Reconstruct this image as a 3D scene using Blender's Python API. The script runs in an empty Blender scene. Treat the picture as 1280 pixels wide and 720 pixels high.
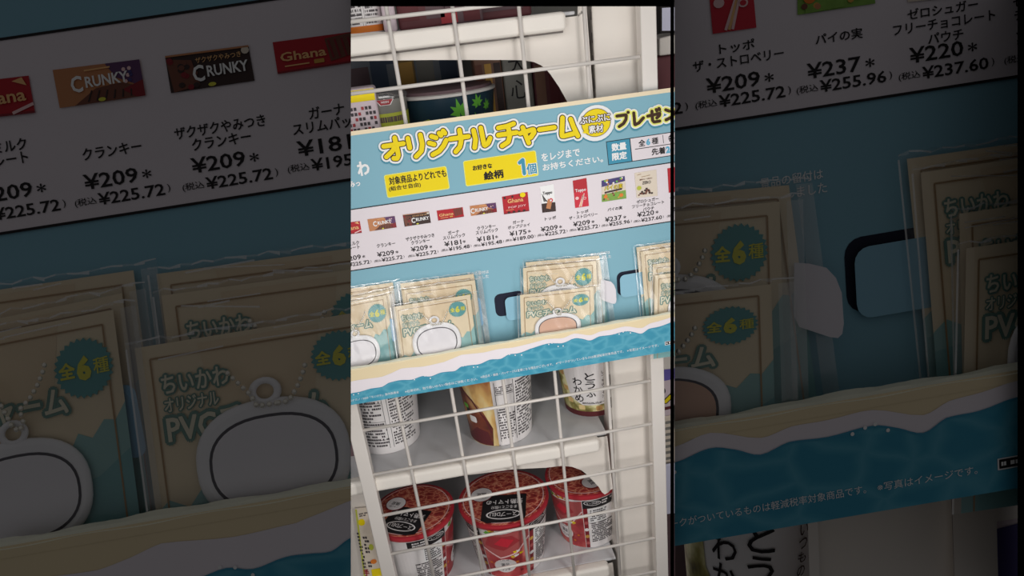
import bpy, bmesh, math, random
from mathutils import Vector, Matrix
random.seed(7)
SC = bpy.context.scene
C = SC.collection

# ------------------------------------------------------------------ camera
F = 900.0                                   # focal length for the 1280 wide frame
down = Vector((280, -2340, -F)).normalized()
rt = Vector((9500, (-280*9500 - F*F) / -2340.0, -F)); rt = (rt - down*rt.dot(down)).normalized()
upv = -down
yv = upv.cross(rt).normalized()             # world +Y (away from the viewer) in camera axes
CAM = Vector((0, 0, 1.30))
R3 = Matrix((rt, yv, upv))                  # camera -> world
cam = bpy.data.cameras.new('camera'); cam.sensor_width = 36; cam.lens = F/1280*36
cam.clip_start = 0.005; cam.clip_end = 50
co = bpy.data.objects.new('camera', cam); C.objects.link(co)
co.matrix_world = Matrix.Translation(CAM) @ R3.to_4x4()
SC.camera = co

# ------------------------------------------------------------------ light
SC.view_settings.view_transform = 'Standard'; SC.view_settings.look = 'None'
SC.view_settings.exposure = 0; SC.view_settings.gamma = 1; SC.view_settings.use_curve_mapping = False
W = bpy.data.worlds.new('dim_room'); SC.world = W; W.use_nodes = True
W.node_tree.nodes['Background'].inputs[0].default_value = (1, .985, 1.0, 1)
W.node_tree.nodes['Background'].inputs[1].default_value = 0.072

def ray(px, py):
    return R3 @ Vector((px-640, -(py-360), -F))
def atY(px, py, Y):
    d = ray(px, py); return CAM + d*(Y/d.y)
def atZ(px, py, Z):
    d = ray(px, py); return CAM + d*((Z-CAM.z)/d.z)
def depth(p):                               # distance along the optical axis
    return -(R3.transposed() @ (p-CAM)).z
YB = 0.70                                   # plane of the lit rack
D0 = depth(atY(640, 360, YB)); S = 1280/403.0; DN = D0/S; MPP = D0/F

def area(name, loc, target, sx, sy, power, spread=180, col=(1, .975, .95)):
    l = bpy.data.lights.new(name, 'AREA'); l.shape = 'RECTANGLE'; l.size = sx; l.size_y = sy
    l.energy = power; l.color = col; l.spread = math.radians(spread)
    o = bpy.data.objects.new(name, l); C.objects.link(o); o.location = loc
    o.rotation_euler = (Vector(target)-Vector(loc)).to_track_quat('-Z', 'Y').to_euler()
    return o
BC = atY(640, 340, YB)
LK = 1.0
area('ceiling_light_strip', (BC.x, 0.40, BC.z+0.38), (BC.x, YB, BC.z+.30), 1.0, .16, .85*LK, 165)
area('fill_light', (BC.x-.17, 0.285, BC.z-.05), (BC.x+.05, YB+.1, BC.z-.16), .10, .50, .72*LK, 150)  # unseen fill lamps added behind the side displays to brighten the rack
area('fill_light', (BC.x+.20, 0.30, BC.z-.05), (BC.x-.03, YB+.1, BC.z-.16), .10, .50, .72*LK, 150)  # second added fill, from the right

# ------------------------------------------------------------------ materials
K = 0.84
def lin(c):
    c /= 255.0
    return c/12.92 if c <= .04045 else ((c+.055)/1.055)**2.4
def alb(c): return tuple(min(.92, lin(x)/K) for x in c) + (1,)
MATS = {}
def mat(name, col, rough=.6, noise=0, scale=60, metal=0, spec=.3):
    if name in MATS: return MATS[name]
    m = bpy.data.materials.new(name); m.use_nodes = True; nt = m.node_tree; b = nt.nodes['Principled BSDF']
    b.inputs['Base Color'].default_value = alb(col); b.inputs['Roughness'].default_value = rough
    b.inputs['Metallic'].default_value = metal; b.inputs['Specular IOR Level'].default_value = spec
    tc = nt.nodes.new('ShaderNodeTexCoord'); n = nt.nodes.new('ShaderNodeTexNoise'); n.inputs['Scale'].default_value = scale
    nt.links.new(tc.outputs['Object'], n.inputs['Vector'])
    mx = nt.nodes.new('ShaderNodeMix'); mx.data_type = 'RGBA'
    a = alb(col); k = noise if noise else .02
    mx.inputs[6].default_value = tuple(x*(1-k) for x in a[:3])+(1,); mx.inputs[7].default_value = tuple(min(.95, x*(1+k)) for x in a[:3])+(1,)
    nt.links.new(n.outputs['Fac'], mx.inputs[0]); nt.links.new(mx.outputs[2], b.inputs['Base Color'])
    MATS[name] = m; return m
def pattern(name, cols, scale, rough=.5, kind='VOR', dist=0.0, stretch=(1, 1, 1), stops=None):
    m = bpy.data.materials.new(name); m.use_nodes = True; nt = m.node_tree; b = nt.nodes['Principled BSDF']
    b.inputs['Roughness'].default_value = rough; b.inputs['Specular IOR Level'].default_value = .3
    tc = nt.nodes.new('ShaderNodeTexCoord'); mp = nt.nodes.new('ShaderNodeMapping'); mp.inputs['Scale'].default_value = stretch
    nt.links.new(tc.outputs['Object'], mp.inputs[0]); src = mp.outputs[0]
    if dist:
        nz = nt.nodes.new('ShaderNodeTexNoise'); nz.inputs['Scale'].default_value = scale*.7
        nt.links.new(src, nz.inputs['Vector'])
        ad = nt.nodes.new('ShaderNodeVectorMath'); ad.operation = 'MULTIPLY_ADD'
        ad.inputs[1].default_value = (dist,)*3
        nt.links.new(nz.outputs['Color'], ad.inputs[0]); nt.links.new(src, ad.inputs[2]); src = ad.outputs[0]
    if kind == 'NOISE':
        t = nt.nodes.new('ShaderNodeTexNoise'); t.inputs['Scale'].default_value = scale; t.inputs['Detail'].default_value = 3
        out = t.outputs['Fac']
    else:
        t = nt.nodes.new('ShaderNodeTexVoronoi'); t.inputs['Scale'].default_value = scale
        t.feature = 'DISTANCE_TO_EDGE' if kind == 'EDGE' else 'F1'; out = t.outputs['Distance']
    nt.links.new(src, t.inputs['Vector'])
    r = nt.nodes.new('ShaderNodeValToRGB'); e = r.color_ramp.elements
    st = stops or [i/(len(cols)-1) for i in range(len(cols))]
    e[0].position = st[0]; e[0].color = alb(cols[0]); e[1].position = st[-1]; e[1].color = alb(cols[-1])
    for s_, c_ in list(zip(st, cols))[1:-1]:
        q = e.new(s_); q.color = alb(c_)
    nt.links.new(out, r.inputs[0]); nt.links.new(r.outputs[0], b.inputs['Base Color'])
    MATS[name] = m; return m
def film(name, haze, col=(240, 245, 245), rough=.12, gloss=.09, bump=1.0):
    m = bpy.data.materials.new(name); m.use_nodes = True; nt = m.node_tree; nt.nodes.clear()
    out = nt.nodes.new('ShaderNodeOutputMaterial'); tr = nt.nodes.new('ShaderNodeBsdfTransparent'); tr.inputs[0].default_value = (.97, .975, .975, 1)
    gl = nt.nodes.new('ShaderNodeBsdfGlossy'); gl.inputs['Roughness'].default_value = rough
    df = nt.nodes.new('ShaderNodeBsdfDiffuse'); df.inputs[0].default_value = alb(col)
    m1 = nt.nodes.new('ShaderNodeMixShader'); m2 = nt.nodes.new('ShaderNodeMixShader')
    m1.inputs[0].default_value = haze; m2.inputs[0].default_value = gloss
    nt.links.new(tr.outputs[0], m1.inputs[1]); nt.links.new(df.outputs[0], m1.inputs[2])
    nt.links.new(m1.outputs[0], m2.inputs[1]); nt.links.new(gl.outputs[0], m2.inputs[2]); nt.links.new(m2.outputs[0], out.inputs[0])
    tc = nt.nodes.new('ShaderNodeTexCoord'); n = nt.nodes.new('ShaderNodeTexNoise'); n.inputs['Scale'].default_value = 70; n.inputs['Detail'].default_value = 1
    bp = nt.nodes.new('ShaderNodeBump'); bp.inputs['Strength'].default_value = bump; bp.inputs['Distance'].default_value = .002
    nt.links.new(tc.outputs['Object'], n.inputs['Vector']); nt.links.new(n.outputs['Fac'], bp.inputs['Height']); nt.links.new(bp.outputs[0], gl.inputs['Normal'])
    MATS[name] = m; return m

mat('board_blue', (124, 170, 186), .55, .03, 8)
mat('board_cream', (228, 212, 182), .6, .03)
mat('card_cream', (221, 204, 174), .6, .05, 90)
mat('card_cream_dark', (217, 196, 164), .6, .05, 60)
mat('lip_cream', (222, 205, 168), .6, .03, 20)
mat('lip_edge', (240, 232, 208), .6)
mat('wave_white', (224, 217, 222), .6)
pattern('sea_blue', [(84, 158, 180), (66, 146, 171), (58, 140, 167)], 62, .6, 'EDGE', .012, (1, 1, 1.6), [0, .14, .24])
mat('paper_white', (217, 209, 214), .6)
mat('print_white', (232, 228, 232), .6)
mat('yellow', (228, 204, 8), .55)
mat('pale_yellow', (238, 228, 120), .55)
mat('print_black', (28, 24, 26), .6)
mat('brown_ink', (62, 38, 22), .6)
mat('brown_line', (158, 128, 92), .6)
mat('shadow_blue', (72, 138, 160), .6)
mat('info_blue', (62, 140, 168), .6)
mat('digit_blue', (90, 165, 195), .6)
mat('slot_dark', (24, 28, 46), .7)
mat('tab_blue', (134, 180, 200), .55)
mat('tab_white', (214, 210, 216), .5)
mat('pill_blue', (128, 178, 212), .4)
mat('teal', (88, 150, 152), .6)
mat('teal_light', (138, 178, 176), .6, .08, 70)
mat('teal_mid', (116, 164, 166), .6, .08, 70)
mat('text_teal', (104, 138, 128), .6)
mat('text_cream', (214, 208, 186), .6)
mat('badge_yellow', (206, 202, 72), .6)
mat('ball_chain', (225, 220, 208), .25, metal=.6)
mat('charm_white', (226, 224, 226), .35, spec=.5)
mat('charm_line', (70, 66, 74), .5)
mat('charm_print', (224, 220, 224), .45)
mat('charm_peach', (208, 168, 146), .45)
film('clear_film', .02, gloss=.045, rough=.2, bump=.25)
film('sealed_film', .14, gloss=.1, rough=.25, bump=.4)
film('film_edge', .42, gloss=.2, rough=.2, bump=.4)
film('clear_lid', .18, (170, 165, 165), .1, .25)
mat('rack_white', (216, 210, 204), .35, spec=.5)
mat('metal_white', (218, 211, 203), .45)
mat('shelf_grey', (196, 196, 198), .45)
mat('rim_shade_grey', (120, 114, 110), .6); mat('shelf_rim', (226, 220, 212), .45)
mat('black_metal', (5, 5, 6), .8, spec=.05)
mat('dark_gap', (40, 36, 36), .8)
mat('floor_tile', (120, 116, 112), .6)
mat('wall_paint', (95, 90, 88), .8)
mat('red_rim', (174, 48, 58), .3, spec=.5)
mat('red', (160, 54, 60), .45); mat('deep_red', (128, 34, 42), .45); mat('bright_red', (172, 84, 84), .45)
pattern('soup_photo', [(214, 150, 122), (188, 94, 76), (160, 60, 56), (120, 40, 42)], 85, .4, 'EDGE', .03, (1, 1.5, 1), [0, .07, .2, .45])
pattern('tomato_print', [(206, 116, 108), (178, 66, 70), (138, 42, 50)], 40, .4, 'NOISE', .01, stops=[.3, .5, .7])
pattern('noodle_print', [(232, 214, 164), (214, 176, 112), (150, 96, 60)], 40, .4, 'NOISE', .02, (1, 1, .4), [.35, .5, .68])
pattern('soup_bowl_print', [(80, 44, 38), (120, 60, 44), (190, 150, 100)], 30, .4, 'NOISE', .01, stops=[.35, .5, .7])
pattern('tofu_print', [(70, 60, 34), (150, 142, 80), (222, 216, 168)], 55, .4, 'NOISE', .02, stops=[.32, .48, .62])
mat('cup_white', (226, 222, 222), .4); mat('cup_ink', (66, 60, 64), .6); mat('cup_black', (36, 34, 36), .5)
mat('maroon', (92, 40, 44), .5); mat('gold', (196, 150, 70), .45); mat('lime', (176, 182, 66), .5)
mat('navy_bowl', (34, 56, 70), .35); mat('leaf_green', (104, 178, 62), .5); mat('bowl_rim', (205, 200, 196), .35)
mat('pack_dark', (96, 76, 80), .5, .15, 30); mat('pack_brown', (126, 92, 76), .5, .2, 30); mat('pack_grey', (128, 126, 120), .5, .15, 30)
mat('pack_maroon', (98, 54, 58), .5, .15, 30); mat('pack_navy', (64, 78, 98), .5, .15, 30); mat('pack_ochre', (140, 112, 66), .5)
mat('pack_slate', (118, 124, 132), .5, .1); mat('pack_pink', (206, 190, 196), .5)
mat('lavender', (206, 206, 226), .4); mat('purple', (104, 92, 168), .5); mat('orange', (214, 120, 44), .5)
mat('choc_brown', (110, 66, 52), .5); mat('choc_dark', (58, 42, 40), .5); mat('choc_tan', (184, 124, 84), .5)
mat('ghana_red', (172, 34, 44), .5); mat('ghana_gold', (226, 176, 120), .5); mat('plum', (92, 58, 96), .5)
mat('strawberry', (196, 44, 60), .5); mat('pink', (232, 190, 190), .5)
mat('meadow', (120, 158, 70), .5, .25, 300); mat('indigo', (66, 58, 112), .5); mat('zero_beige', (212, 200, 184), .5)

# ------------------------------------------------------------------ mesh building
BV = (8920.0, -1030.0)      # where the board's rows run to
VV = (920.0, 2700.0)        # where its columns run to
def axes(x, y):
    ex = Vector((BV[0]-x, BV[1]-y)).normalized(); ey = Vector((VV[0]-x, VV[1]-y)).normalized()
    return ex, ey
TXT = {}
def text_mesh(s, off=0.0):
    k = (s, off)
    if k in TXT: return TXT[k]
    c = bpy.data.curves.new('t', 'FONT'); c.body = s; c.resolution_u = 2; c.offset = off
    o = bpy.data.objects.new('t', c); C.objects.link(o)
    bpy.context.view_layer.update()
    m = o.evaluated_get(bpy.context.evaluated_depsgraph_get()).to_mesh()
    v = [(p.co.x, p.co.y) for p in m.vertices]; f = [tuple(p.vertices) for p in m.polygons]
    bpy.data.objects.remove(o); bpy.data.curves.remove(c)
    if not v: v = [(0, 0), (1, 1)]
    bb = (min(p[0] for p in v), max(p[0] for p in v), min(p[1] for p in v), max(p[1] for p in v))
    TXT[k] = (v, f, bb); return TXT[k]

class Part:
    def __init__(s): s.v = []; s.f = []; s.m = []
    def mi(s, m):
        if m not in s.m: s.m.append(m)
        return s.m.index(m)
    def add(s, vs, fs, m):
        b = len(s.v); i = s.mi(m); s.v += [tuple(q) for q in vs]
        s.f += [(tuple(b+k for k in f), i) for f in fs]
    def poly(s, pts, dz, m): s.add([(p[0], p[1], dz) for p in pts], [tuple(range(len(pts)))], m)
    def prism(s, pts, d0, d1, m, ms=None):
        n = len(pts)
        s.add([(p[0], p[1], d1) for p in pts], [tuple(range(n))], m)
        s.add([(p[0], p[1], d0) for p in pts], [tuple(range(n))[::-1]], ms or m)
        s.add([(p[0], p[1], d0) for p in pts]+[(p[0], p[1], d1) for p in pts],
              [(i, (i+1) % n, n+(i+1) % n, n+i) for i in range(n)], ms or m)
    def loc(s, cx, cy, pts, ax=None):
        ex, ey = ax or axes(cx, cy)
        return [(cx+ex.x*a+ey.x*b, cy+ex.y*a+ey.y*b) for a, b in pts]
    def rrect(s, cx, cy, w, h, r, dz, m, th=0, ax=None):
        pts = s.loc(cx, cy, rr(w, h, r), ax)
        if th: s.prism(pts, dz-th, dz, m)
        else: s.poly(pts, dz, m)
    def disc(s, cx, cy, rx, ry, dz, m, n=28, teeth=0):
        pts = []
        for i in range(n):
            a = 2*math.pi*i/n; k = 1+(teeth if i % 2 else -teeth)
            pts.append((rx*k*math.cos(a), ry*k*math.sin(a)))
        s.poly(s.loc(cx, cy, pts), dz, m)
    def stroke(s, pts, w, dz, m):
        r = w/2; s.k = getattr(s, 'k', 0)
        for a, b in zip(pts, pts[1:]):
            d = Vector((b[0]-a[0], b[1]-a[1]))
            if d.length < 1e-6: continue
            d.normalize(); n = Vector((-d.y, d.x))*r
            s.poly([(a[0]+n.x, a[1]+n.y), (b[0]+n.x, b[1]+n.y), (b[0]-n.x, b[1]-n.y), (a[0]-n.x, a[1]-n.y)], dz+.009*(s.k % 50), m); s.k += 1
        for a in pts:
            s.k += 1
            s.poly([(a[0]+r*math.cos(2*math.pi*i/14), a[1]+r*math.sin(2*math.pi*i/14)) for i in range(14)], dz+.009*(s.k % 50), m)
    def line(s, a, b, w, dz, m):
        d = Vector((b[0]-a[0], b[1]-a[1])).normalized(); n = Vector((-d.y, d.x))*w/2
        s.poly([(a[0]+n.x, a[1]+n.y), (b[0]+n.x, b[1]+n.y), (b[0]-n.x, b[1]-n.y), (a[0]-n.x, a[1]-n.y)], dz, m)
    def text(s, t, cx, cy, w, h, dz, m, off=0.0, ax=None, flip=1, base=None):
        if any(ord(c) > 0x2fff for c in t) and off > 0:      # heavier strokes for kana and kanji
            n_ = 4 if off < .035 else (8 if off < .055 else 12); v, f, bb = text_mesh(t, 0.0)
            sx = w/max(1e-6, bb[1]-bb[0]); sy = h/max(1e-6, bb[3]-bb[2]) if h else sx; d = off*min(abs(sx), abs(sy))*1.05
            e1, e2 = ax or axes(cx, cy)
            for k in range(n_):
                a = 2*math.pi*(k+.5)/n_
                s.text(t, cx+(e1.x*math.cos(a)+e2.x*math.sin(a))*d, cy+(e1.y*math.cos(a)+e2.y*math.sin(a))*d, w, h, dz+.012*k, m, 0.0, ax, flip)
            return
        v, f, bb = text_mesh(t, off)
        if base is not None: bb = text_mesh(t, base)[2]
        sx = w/max(1e-6, bb[1]-bb[0]); sy = h/max(1e-6, bb[3]-bb[2]) if h else sx
        mx = (bb[0]+bb[1])/2; my = (bb[2]+bb[3])/2
        pts = s.loc(cx, cy, [((a-mx)*sx*flip, -(b-my)*sy*flip) for a, b in v], ax)
        s.add([(p[0], p[1], dz) for p in pts], f, m)
    def dashes(s, cx, cy, w, h, rows, dz, m, seed=1, ax=None, fill=.8):
        rnd = random.Random(seed); ex, ey = ax or axes(cx, cy)
        rh = h/rows
        for r in range(rows):
            y = -h/2+rh*(r+.5); x = -w/2; end = w/2*(1 if rnd.random() < .7 else rnd.uniform(.1, .9))
            while x < end:
                d = rnd.uniform(.35, .9)*rh
                if rnd.random() < fill:
                    s.poly(s.loc(cx, cy, [(x, y-rh*.3), (x+d*.8, y-rh*.3), (x+d*.8, y+rh*.3), (x, y+rh*.3)], (ex, ey)), dz, m)
                x += d
    def build(s, name, mp, parent=None, base=None, clip=None, smooth=False):
        bm = bmesh.new()
        vs = [bm.verts.new(p) for p in s.v]
        for f, i in s.f:
            try: q = bm.faces.new([vs[k] for k in f]); q.material_index = i; q.smooth = smooth
            except ValueError: pass
        if clip:
            for cx, no in ((clip[0], -1), (clip[1], 1)):
                bmesh.ops.bisect_plane(bm, geom=bm.verts[:]+bm.edges[:]+bm.faces[:], dist=1e-6, plane_co=(cx, 0, 0), plane_no=(no, 0, 0), clear_outer=True)
        if not bm.faces: bm.free(); return None
        base = base or (parent.location.copy() if parent else Vector((0, 0, 0)))
        for v in bm.verts: v.co = mp(v.co.x, v.co.y, v.co.z) - base
        me = bpy.data.meshes.new(name); bm.to_mesh(me); bm.free()
        for m in s.m: me.materials.append(MATS[m])
        o = bpy.data.objects.new(name, me); C.objects.link(o)
        if parent: o.parent = parent
        else: o.location = base
        return o
def rr(w, h, r, n=5):
    pts = []
    for sx, sy, a0 in ((1, -1, -90), (1, 1, 0), (-1, 1, 90), (-1, -1, 180)):
        for i in range(n):
            a = math.radians(a0+90*i/(n-1)); pts.append((sx*(w/2-r)+r*math.cos(a), sy*(h/2-r)+r*math.sin(a)))
    return pts
def M_far(x, y, dz): return atY(x, y, YB-dz*MPP)
def M_at(Y): return lambda x, y, dz: atY(x, y, Y-dz*MPP)
def M_near(x, y, dz):
    d = ray(640+S*(x-640), 360+S*(y-360)); return CAM + d*((DN-dz*MPP)/F)
def thing(name, label, cat, loc, group=None):
    o = bpy.data.objects.new(name, None); o.empty_display_size = .02; C.objects.link(o); o.location = loc
    return tag(o, label, cat, group)
def tag(o, label, cat, group=None):
    o['label'] = label; o['category'] = cat
    if group: o['group'] = group
    return o
def struct(o): o['kind'] = 'structure'; return o
def box(p, a, b, m):
    x0, y0, z0 = a; x1, y1, z1 = b
    v = [(x, y, z) for z in (z0, z1) for y in (y0, y1) for x in (x0, x1)]
    p.add(v, [(0, 2, 3, 1), (4, 5, 7, 6), (0, 1, 5, 4), (2, 6, 7, 3), (0, 4, 6, 2), (1, 3, 7, 5)], m)
ID = lambda x, y, z: Vector((x, y, z))
def bevel(o, w, seg=3):
    b = o.modifiers.new('bevel', 'BEVEL'); b.width = w; b.segments = seg; b.limit_method = 'ANGLE'

# ------------------------------------------------------------------ room
FX = BC.x
p = Part(); box(p, (-4, -3, -.05), (4, 5, 0), 'floor_tile'); struct(p.build('floor', ID))
p = Part(); box(p, (-4, 4.9, 0), (4, 5.0, 3), 'wall_paint'); struct(p.build('wall_back', ID))

# ------------------------------------------------------------------ the promotional display board
def headline(P, dz0):
    cells = [('o', 478, 174.5, 25, 26), ('ri', 508.5, 171, 19, 26), ('ji', 534.5, 168, 22, 26), ('na', 561.5, 164.5, 23, 26),
             ('ru', 589, 161.5, 22, 24), ('chi', 621.5, 157, 23, 26), ('ya', 649.5, 160, 18, 20), ('bar', 674, 159.5, 19, 5), ('mu', 699, 148, 21, 25)]
    G = {'o': [[(0, .33), (1, .33)], [(.62, 0), (.66, .85), (.56, 1), (.4, .97)], [(.58, .38), (.4, .62), (.05, .85)]],
         'ri': [[(.05, .08), (.08, .55)], [(.9, 0), (.93, .45), (.8, .78), (.4, 1)]],
         'ji': [[(.2, .12), (.45, .22)], [(.02, .42), (.28, .52)], [(.12, 1), (.5, .88), (.8, .65), (1, .4)], [(.66, .02), (.74, .14)], [(.9, -.06), (.98, .06)]],
         'na': [[(0, .36), (1, .36)], [(.56, 0), (.58, .5), (.46, .8), (.2, 1)]],
         'ru': [[(.12, .08), (.18, .55), (.06, .97)], [(.55, 0), (.62, .95), (.85, .85), (1, .6)]],
         'chi': [[(.05, .12), (.5, .1), (.9, .02)], [(0, .46), (1, .46)], [(.58, .15), (.62, .55), (.5, .85), (.14, 1)]],
         'ya': [[(0, .34), (.95, .2), (.98, .4), (.7, .68)], [(.22, 0), (.52, 1)]],
         'bar': [[(0, .5), (1, .5)]],
         'mu': [[(.2, 0), (.06, .92), (.95, .84)], [(.68, .12), (.8, .5), (1.02, 1)]],
         'pu': [[(0, .14), (.85, .14), (.8, .5), (.55, .82), (.15, 1)], [(1.02, -.04), (1.04, -.03)]],
         're': [[(.1, 0), (.14, .97), (.55, .85), (1, .5)]],
         'ze': [[(0, .42), (.95, .34), (.92, .5), (.7, .66)], [(.34, .08), (.36, .8), (.48, .95), (.92, .93)], [(.68, .0), (.72, .1)], [(.9, -.06), (.94, .04)]],
         'n': [[(.05, .1), (.36, .26)], [(.05, 1), (.5, .85), (.98, .3)]], 'to': [[(.3, 0), (.3, 1)], [(.35, .35), (.9, .6)]]}
    def draw(cells, layers):
        for k, x, y, w, h in cells:
            ex, ey = axes(x, y)
            for st in G[k]:
                pts = [(x+ex.x*a*w+ey.x*b*h, y+ex.y*a*w+ey.y*b*h) for a, b in st]
                sm = []
                for i, q in enumerate(pts):                       # soften the bends
                    if 0 < i < len(pts)-1 and len(pts) > 2:
                        a_, b_ = pts[i-1], pts[i+1]
                        sm += [(q[0]*.85+a_[0]*.15, q[1]*.85+a_[1]*.15), (q[0]*.94+(a_[0]+b_[0])*.03, q[1]*.94+(a_[1]+b_[1])*.03), (q[0]*.85+b_[0]*.15, q[1]*.85+b_[1]*.15)]
                    else: sm.append(q)
                for wd, dz, m, oy in layers:
                    P.stroke([(q[0], q[1]+oy) for q in sm], wd, dz0+dz*2, m)
    draw(cells, [(13.6, .2, 'shadow_blue', 2.0), (13.0, .5, 'print_white', 0), (8.1, .8, 'brown_ink', 0), (6.0, 1.1, 'yellow', 0)])
    c2 = [('pu', 771, 143, 14, 15.5), ('re', 791, 141.5, 13, 15.5), ('ze', 809.5, 138.5, 16, 16), ('n', 831.5, 136, 14, 14), ('to', 850, 132, 10, 16)]
    draw(c2, [(11.5, .2, 'shadow_blue', 2), (10.5, .5, 'print_white', 0), (7.6, .7, 'pale_yellow', 0), (3.9, 1.1, 'brown_ink', 0)])
    P.disc(745, 153.8, 23.5, 22.5, dz0+1.3, 'print_white'); P.disc(745, 155.8, 23.5, 22.5, dz0+.1, 'shadow_blue')
    P.disc(745, 153.3, 18.6, 17.6, dz0+2.2, 'brown_ink'); P.disc(745, 153.3, 18, 17, dz0+2.4, 'yellow')
    P.poly([(728, 166), (734, 161), (737, 168)], dz0+2.8, 'yellow')
    for t, x, y, w, h in (('ぷにぷに', 744, 148.5, 38, 8.5), ('素材', 745, 161, 18, 9.5)):
        P.text(t, x, y, w, h, dz0+2.7, 'brown_ink', .11, base=0.0); P.text(t, x, y, w, h, dz0+3.0, 'print_white', .03, base=0.0)

PRODUCTS = [  # names, name px, price, price px, tax, tax px, pack corners
    (['ガーナミルク', 'チョコレート'], (435, 307.8), 5, '¥209', (440.5, 322.5), '¥225.72', (445, 329.8), [(415, 280.5), (449.7, 276.4), (452.3, 291), (417.5, 295)]),
    (['クランキー'], (482.5, 305.8), 5, '¥209', (482, 316.9), '¥225.72', (486.2, 323.7), [(459.2, 274.2), (493.3, 270), (495.8, 284.2), (462, 289.2)]),
    (['ザクザクやみつき', 'クランキー'], (525, 299.3), 5, '¥209', (524.3, 310.4), '¥225.72', (528.6, 317.5), [(503.4, 268.7), (536.2, 264.4), (538.7, 278.4), (505.8, 283.3)]),
    (['ガーナ', 'スリムパック'], (567, 293), 5, '¥181', (566, 303.8), '¥195.48', (570, 310.3), [(545.8, 263.3), (578.3, 259), (580, 270.8), (547.8, 275.8)]),
    (['クランキー', 'スリムパック'], (608, 286.5), 5, '¥181', (606.5, 298), '¥195.48', (610.5, 304.5), [(587.2, 257.5), (619.7, 253.3), (621.2, 265), (588.8, 270)]),
    (['ガーナ', 'ポップジョイ'], (648, 280), 4.5, '¥175', (647.5, 291), '¥189.00', (650, 298), [(627.5, 246), (659.5, 240), (661.7, 263.8), (630, 268)]),
    (['トッポ'], (688, 272.8), 4.5, '¥209', (686.5, 285.4), '¥225.72', (690, 291.6), [(675, 233), (692, 230), (695, 264), (678, 266)]),
    (['トッポ', 'ザ・ストロベリー'], (728.5, 267.6), 4.5, '¥209', (727, 279), '¥225.72', (730.5, 285.2), [(716, 226), (733, 222.5), (736.2, 257.5), (719, 260)]),
    (['パイの実'], (768.7, 260.9), 4.5, '¥237', (766.7, 273.2), '¥255.96', (770.3, 279.3), [(752, 226), (780.8, 220), (783, 248), (752.4, 252.5)]),
    (['ゼロシュガー', 'フリーチョコレート', 'パウチ'], (809.5, 255.6), 4.4, '¥220', (807, 267), '¥237.60', (810.5, 274), [(793, 216.3), (820.5, 212), (822, 244.7), (795.8, 247.5)]),
    (['ゼロシュガー', 'チョコレート'], (851, 248), 4.4, '¥237', (849, 261), '¥255.96', (852, 267.5), [(834.2, 210.5), (861, 206), (863, 237), (836, 241)])]

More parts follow.
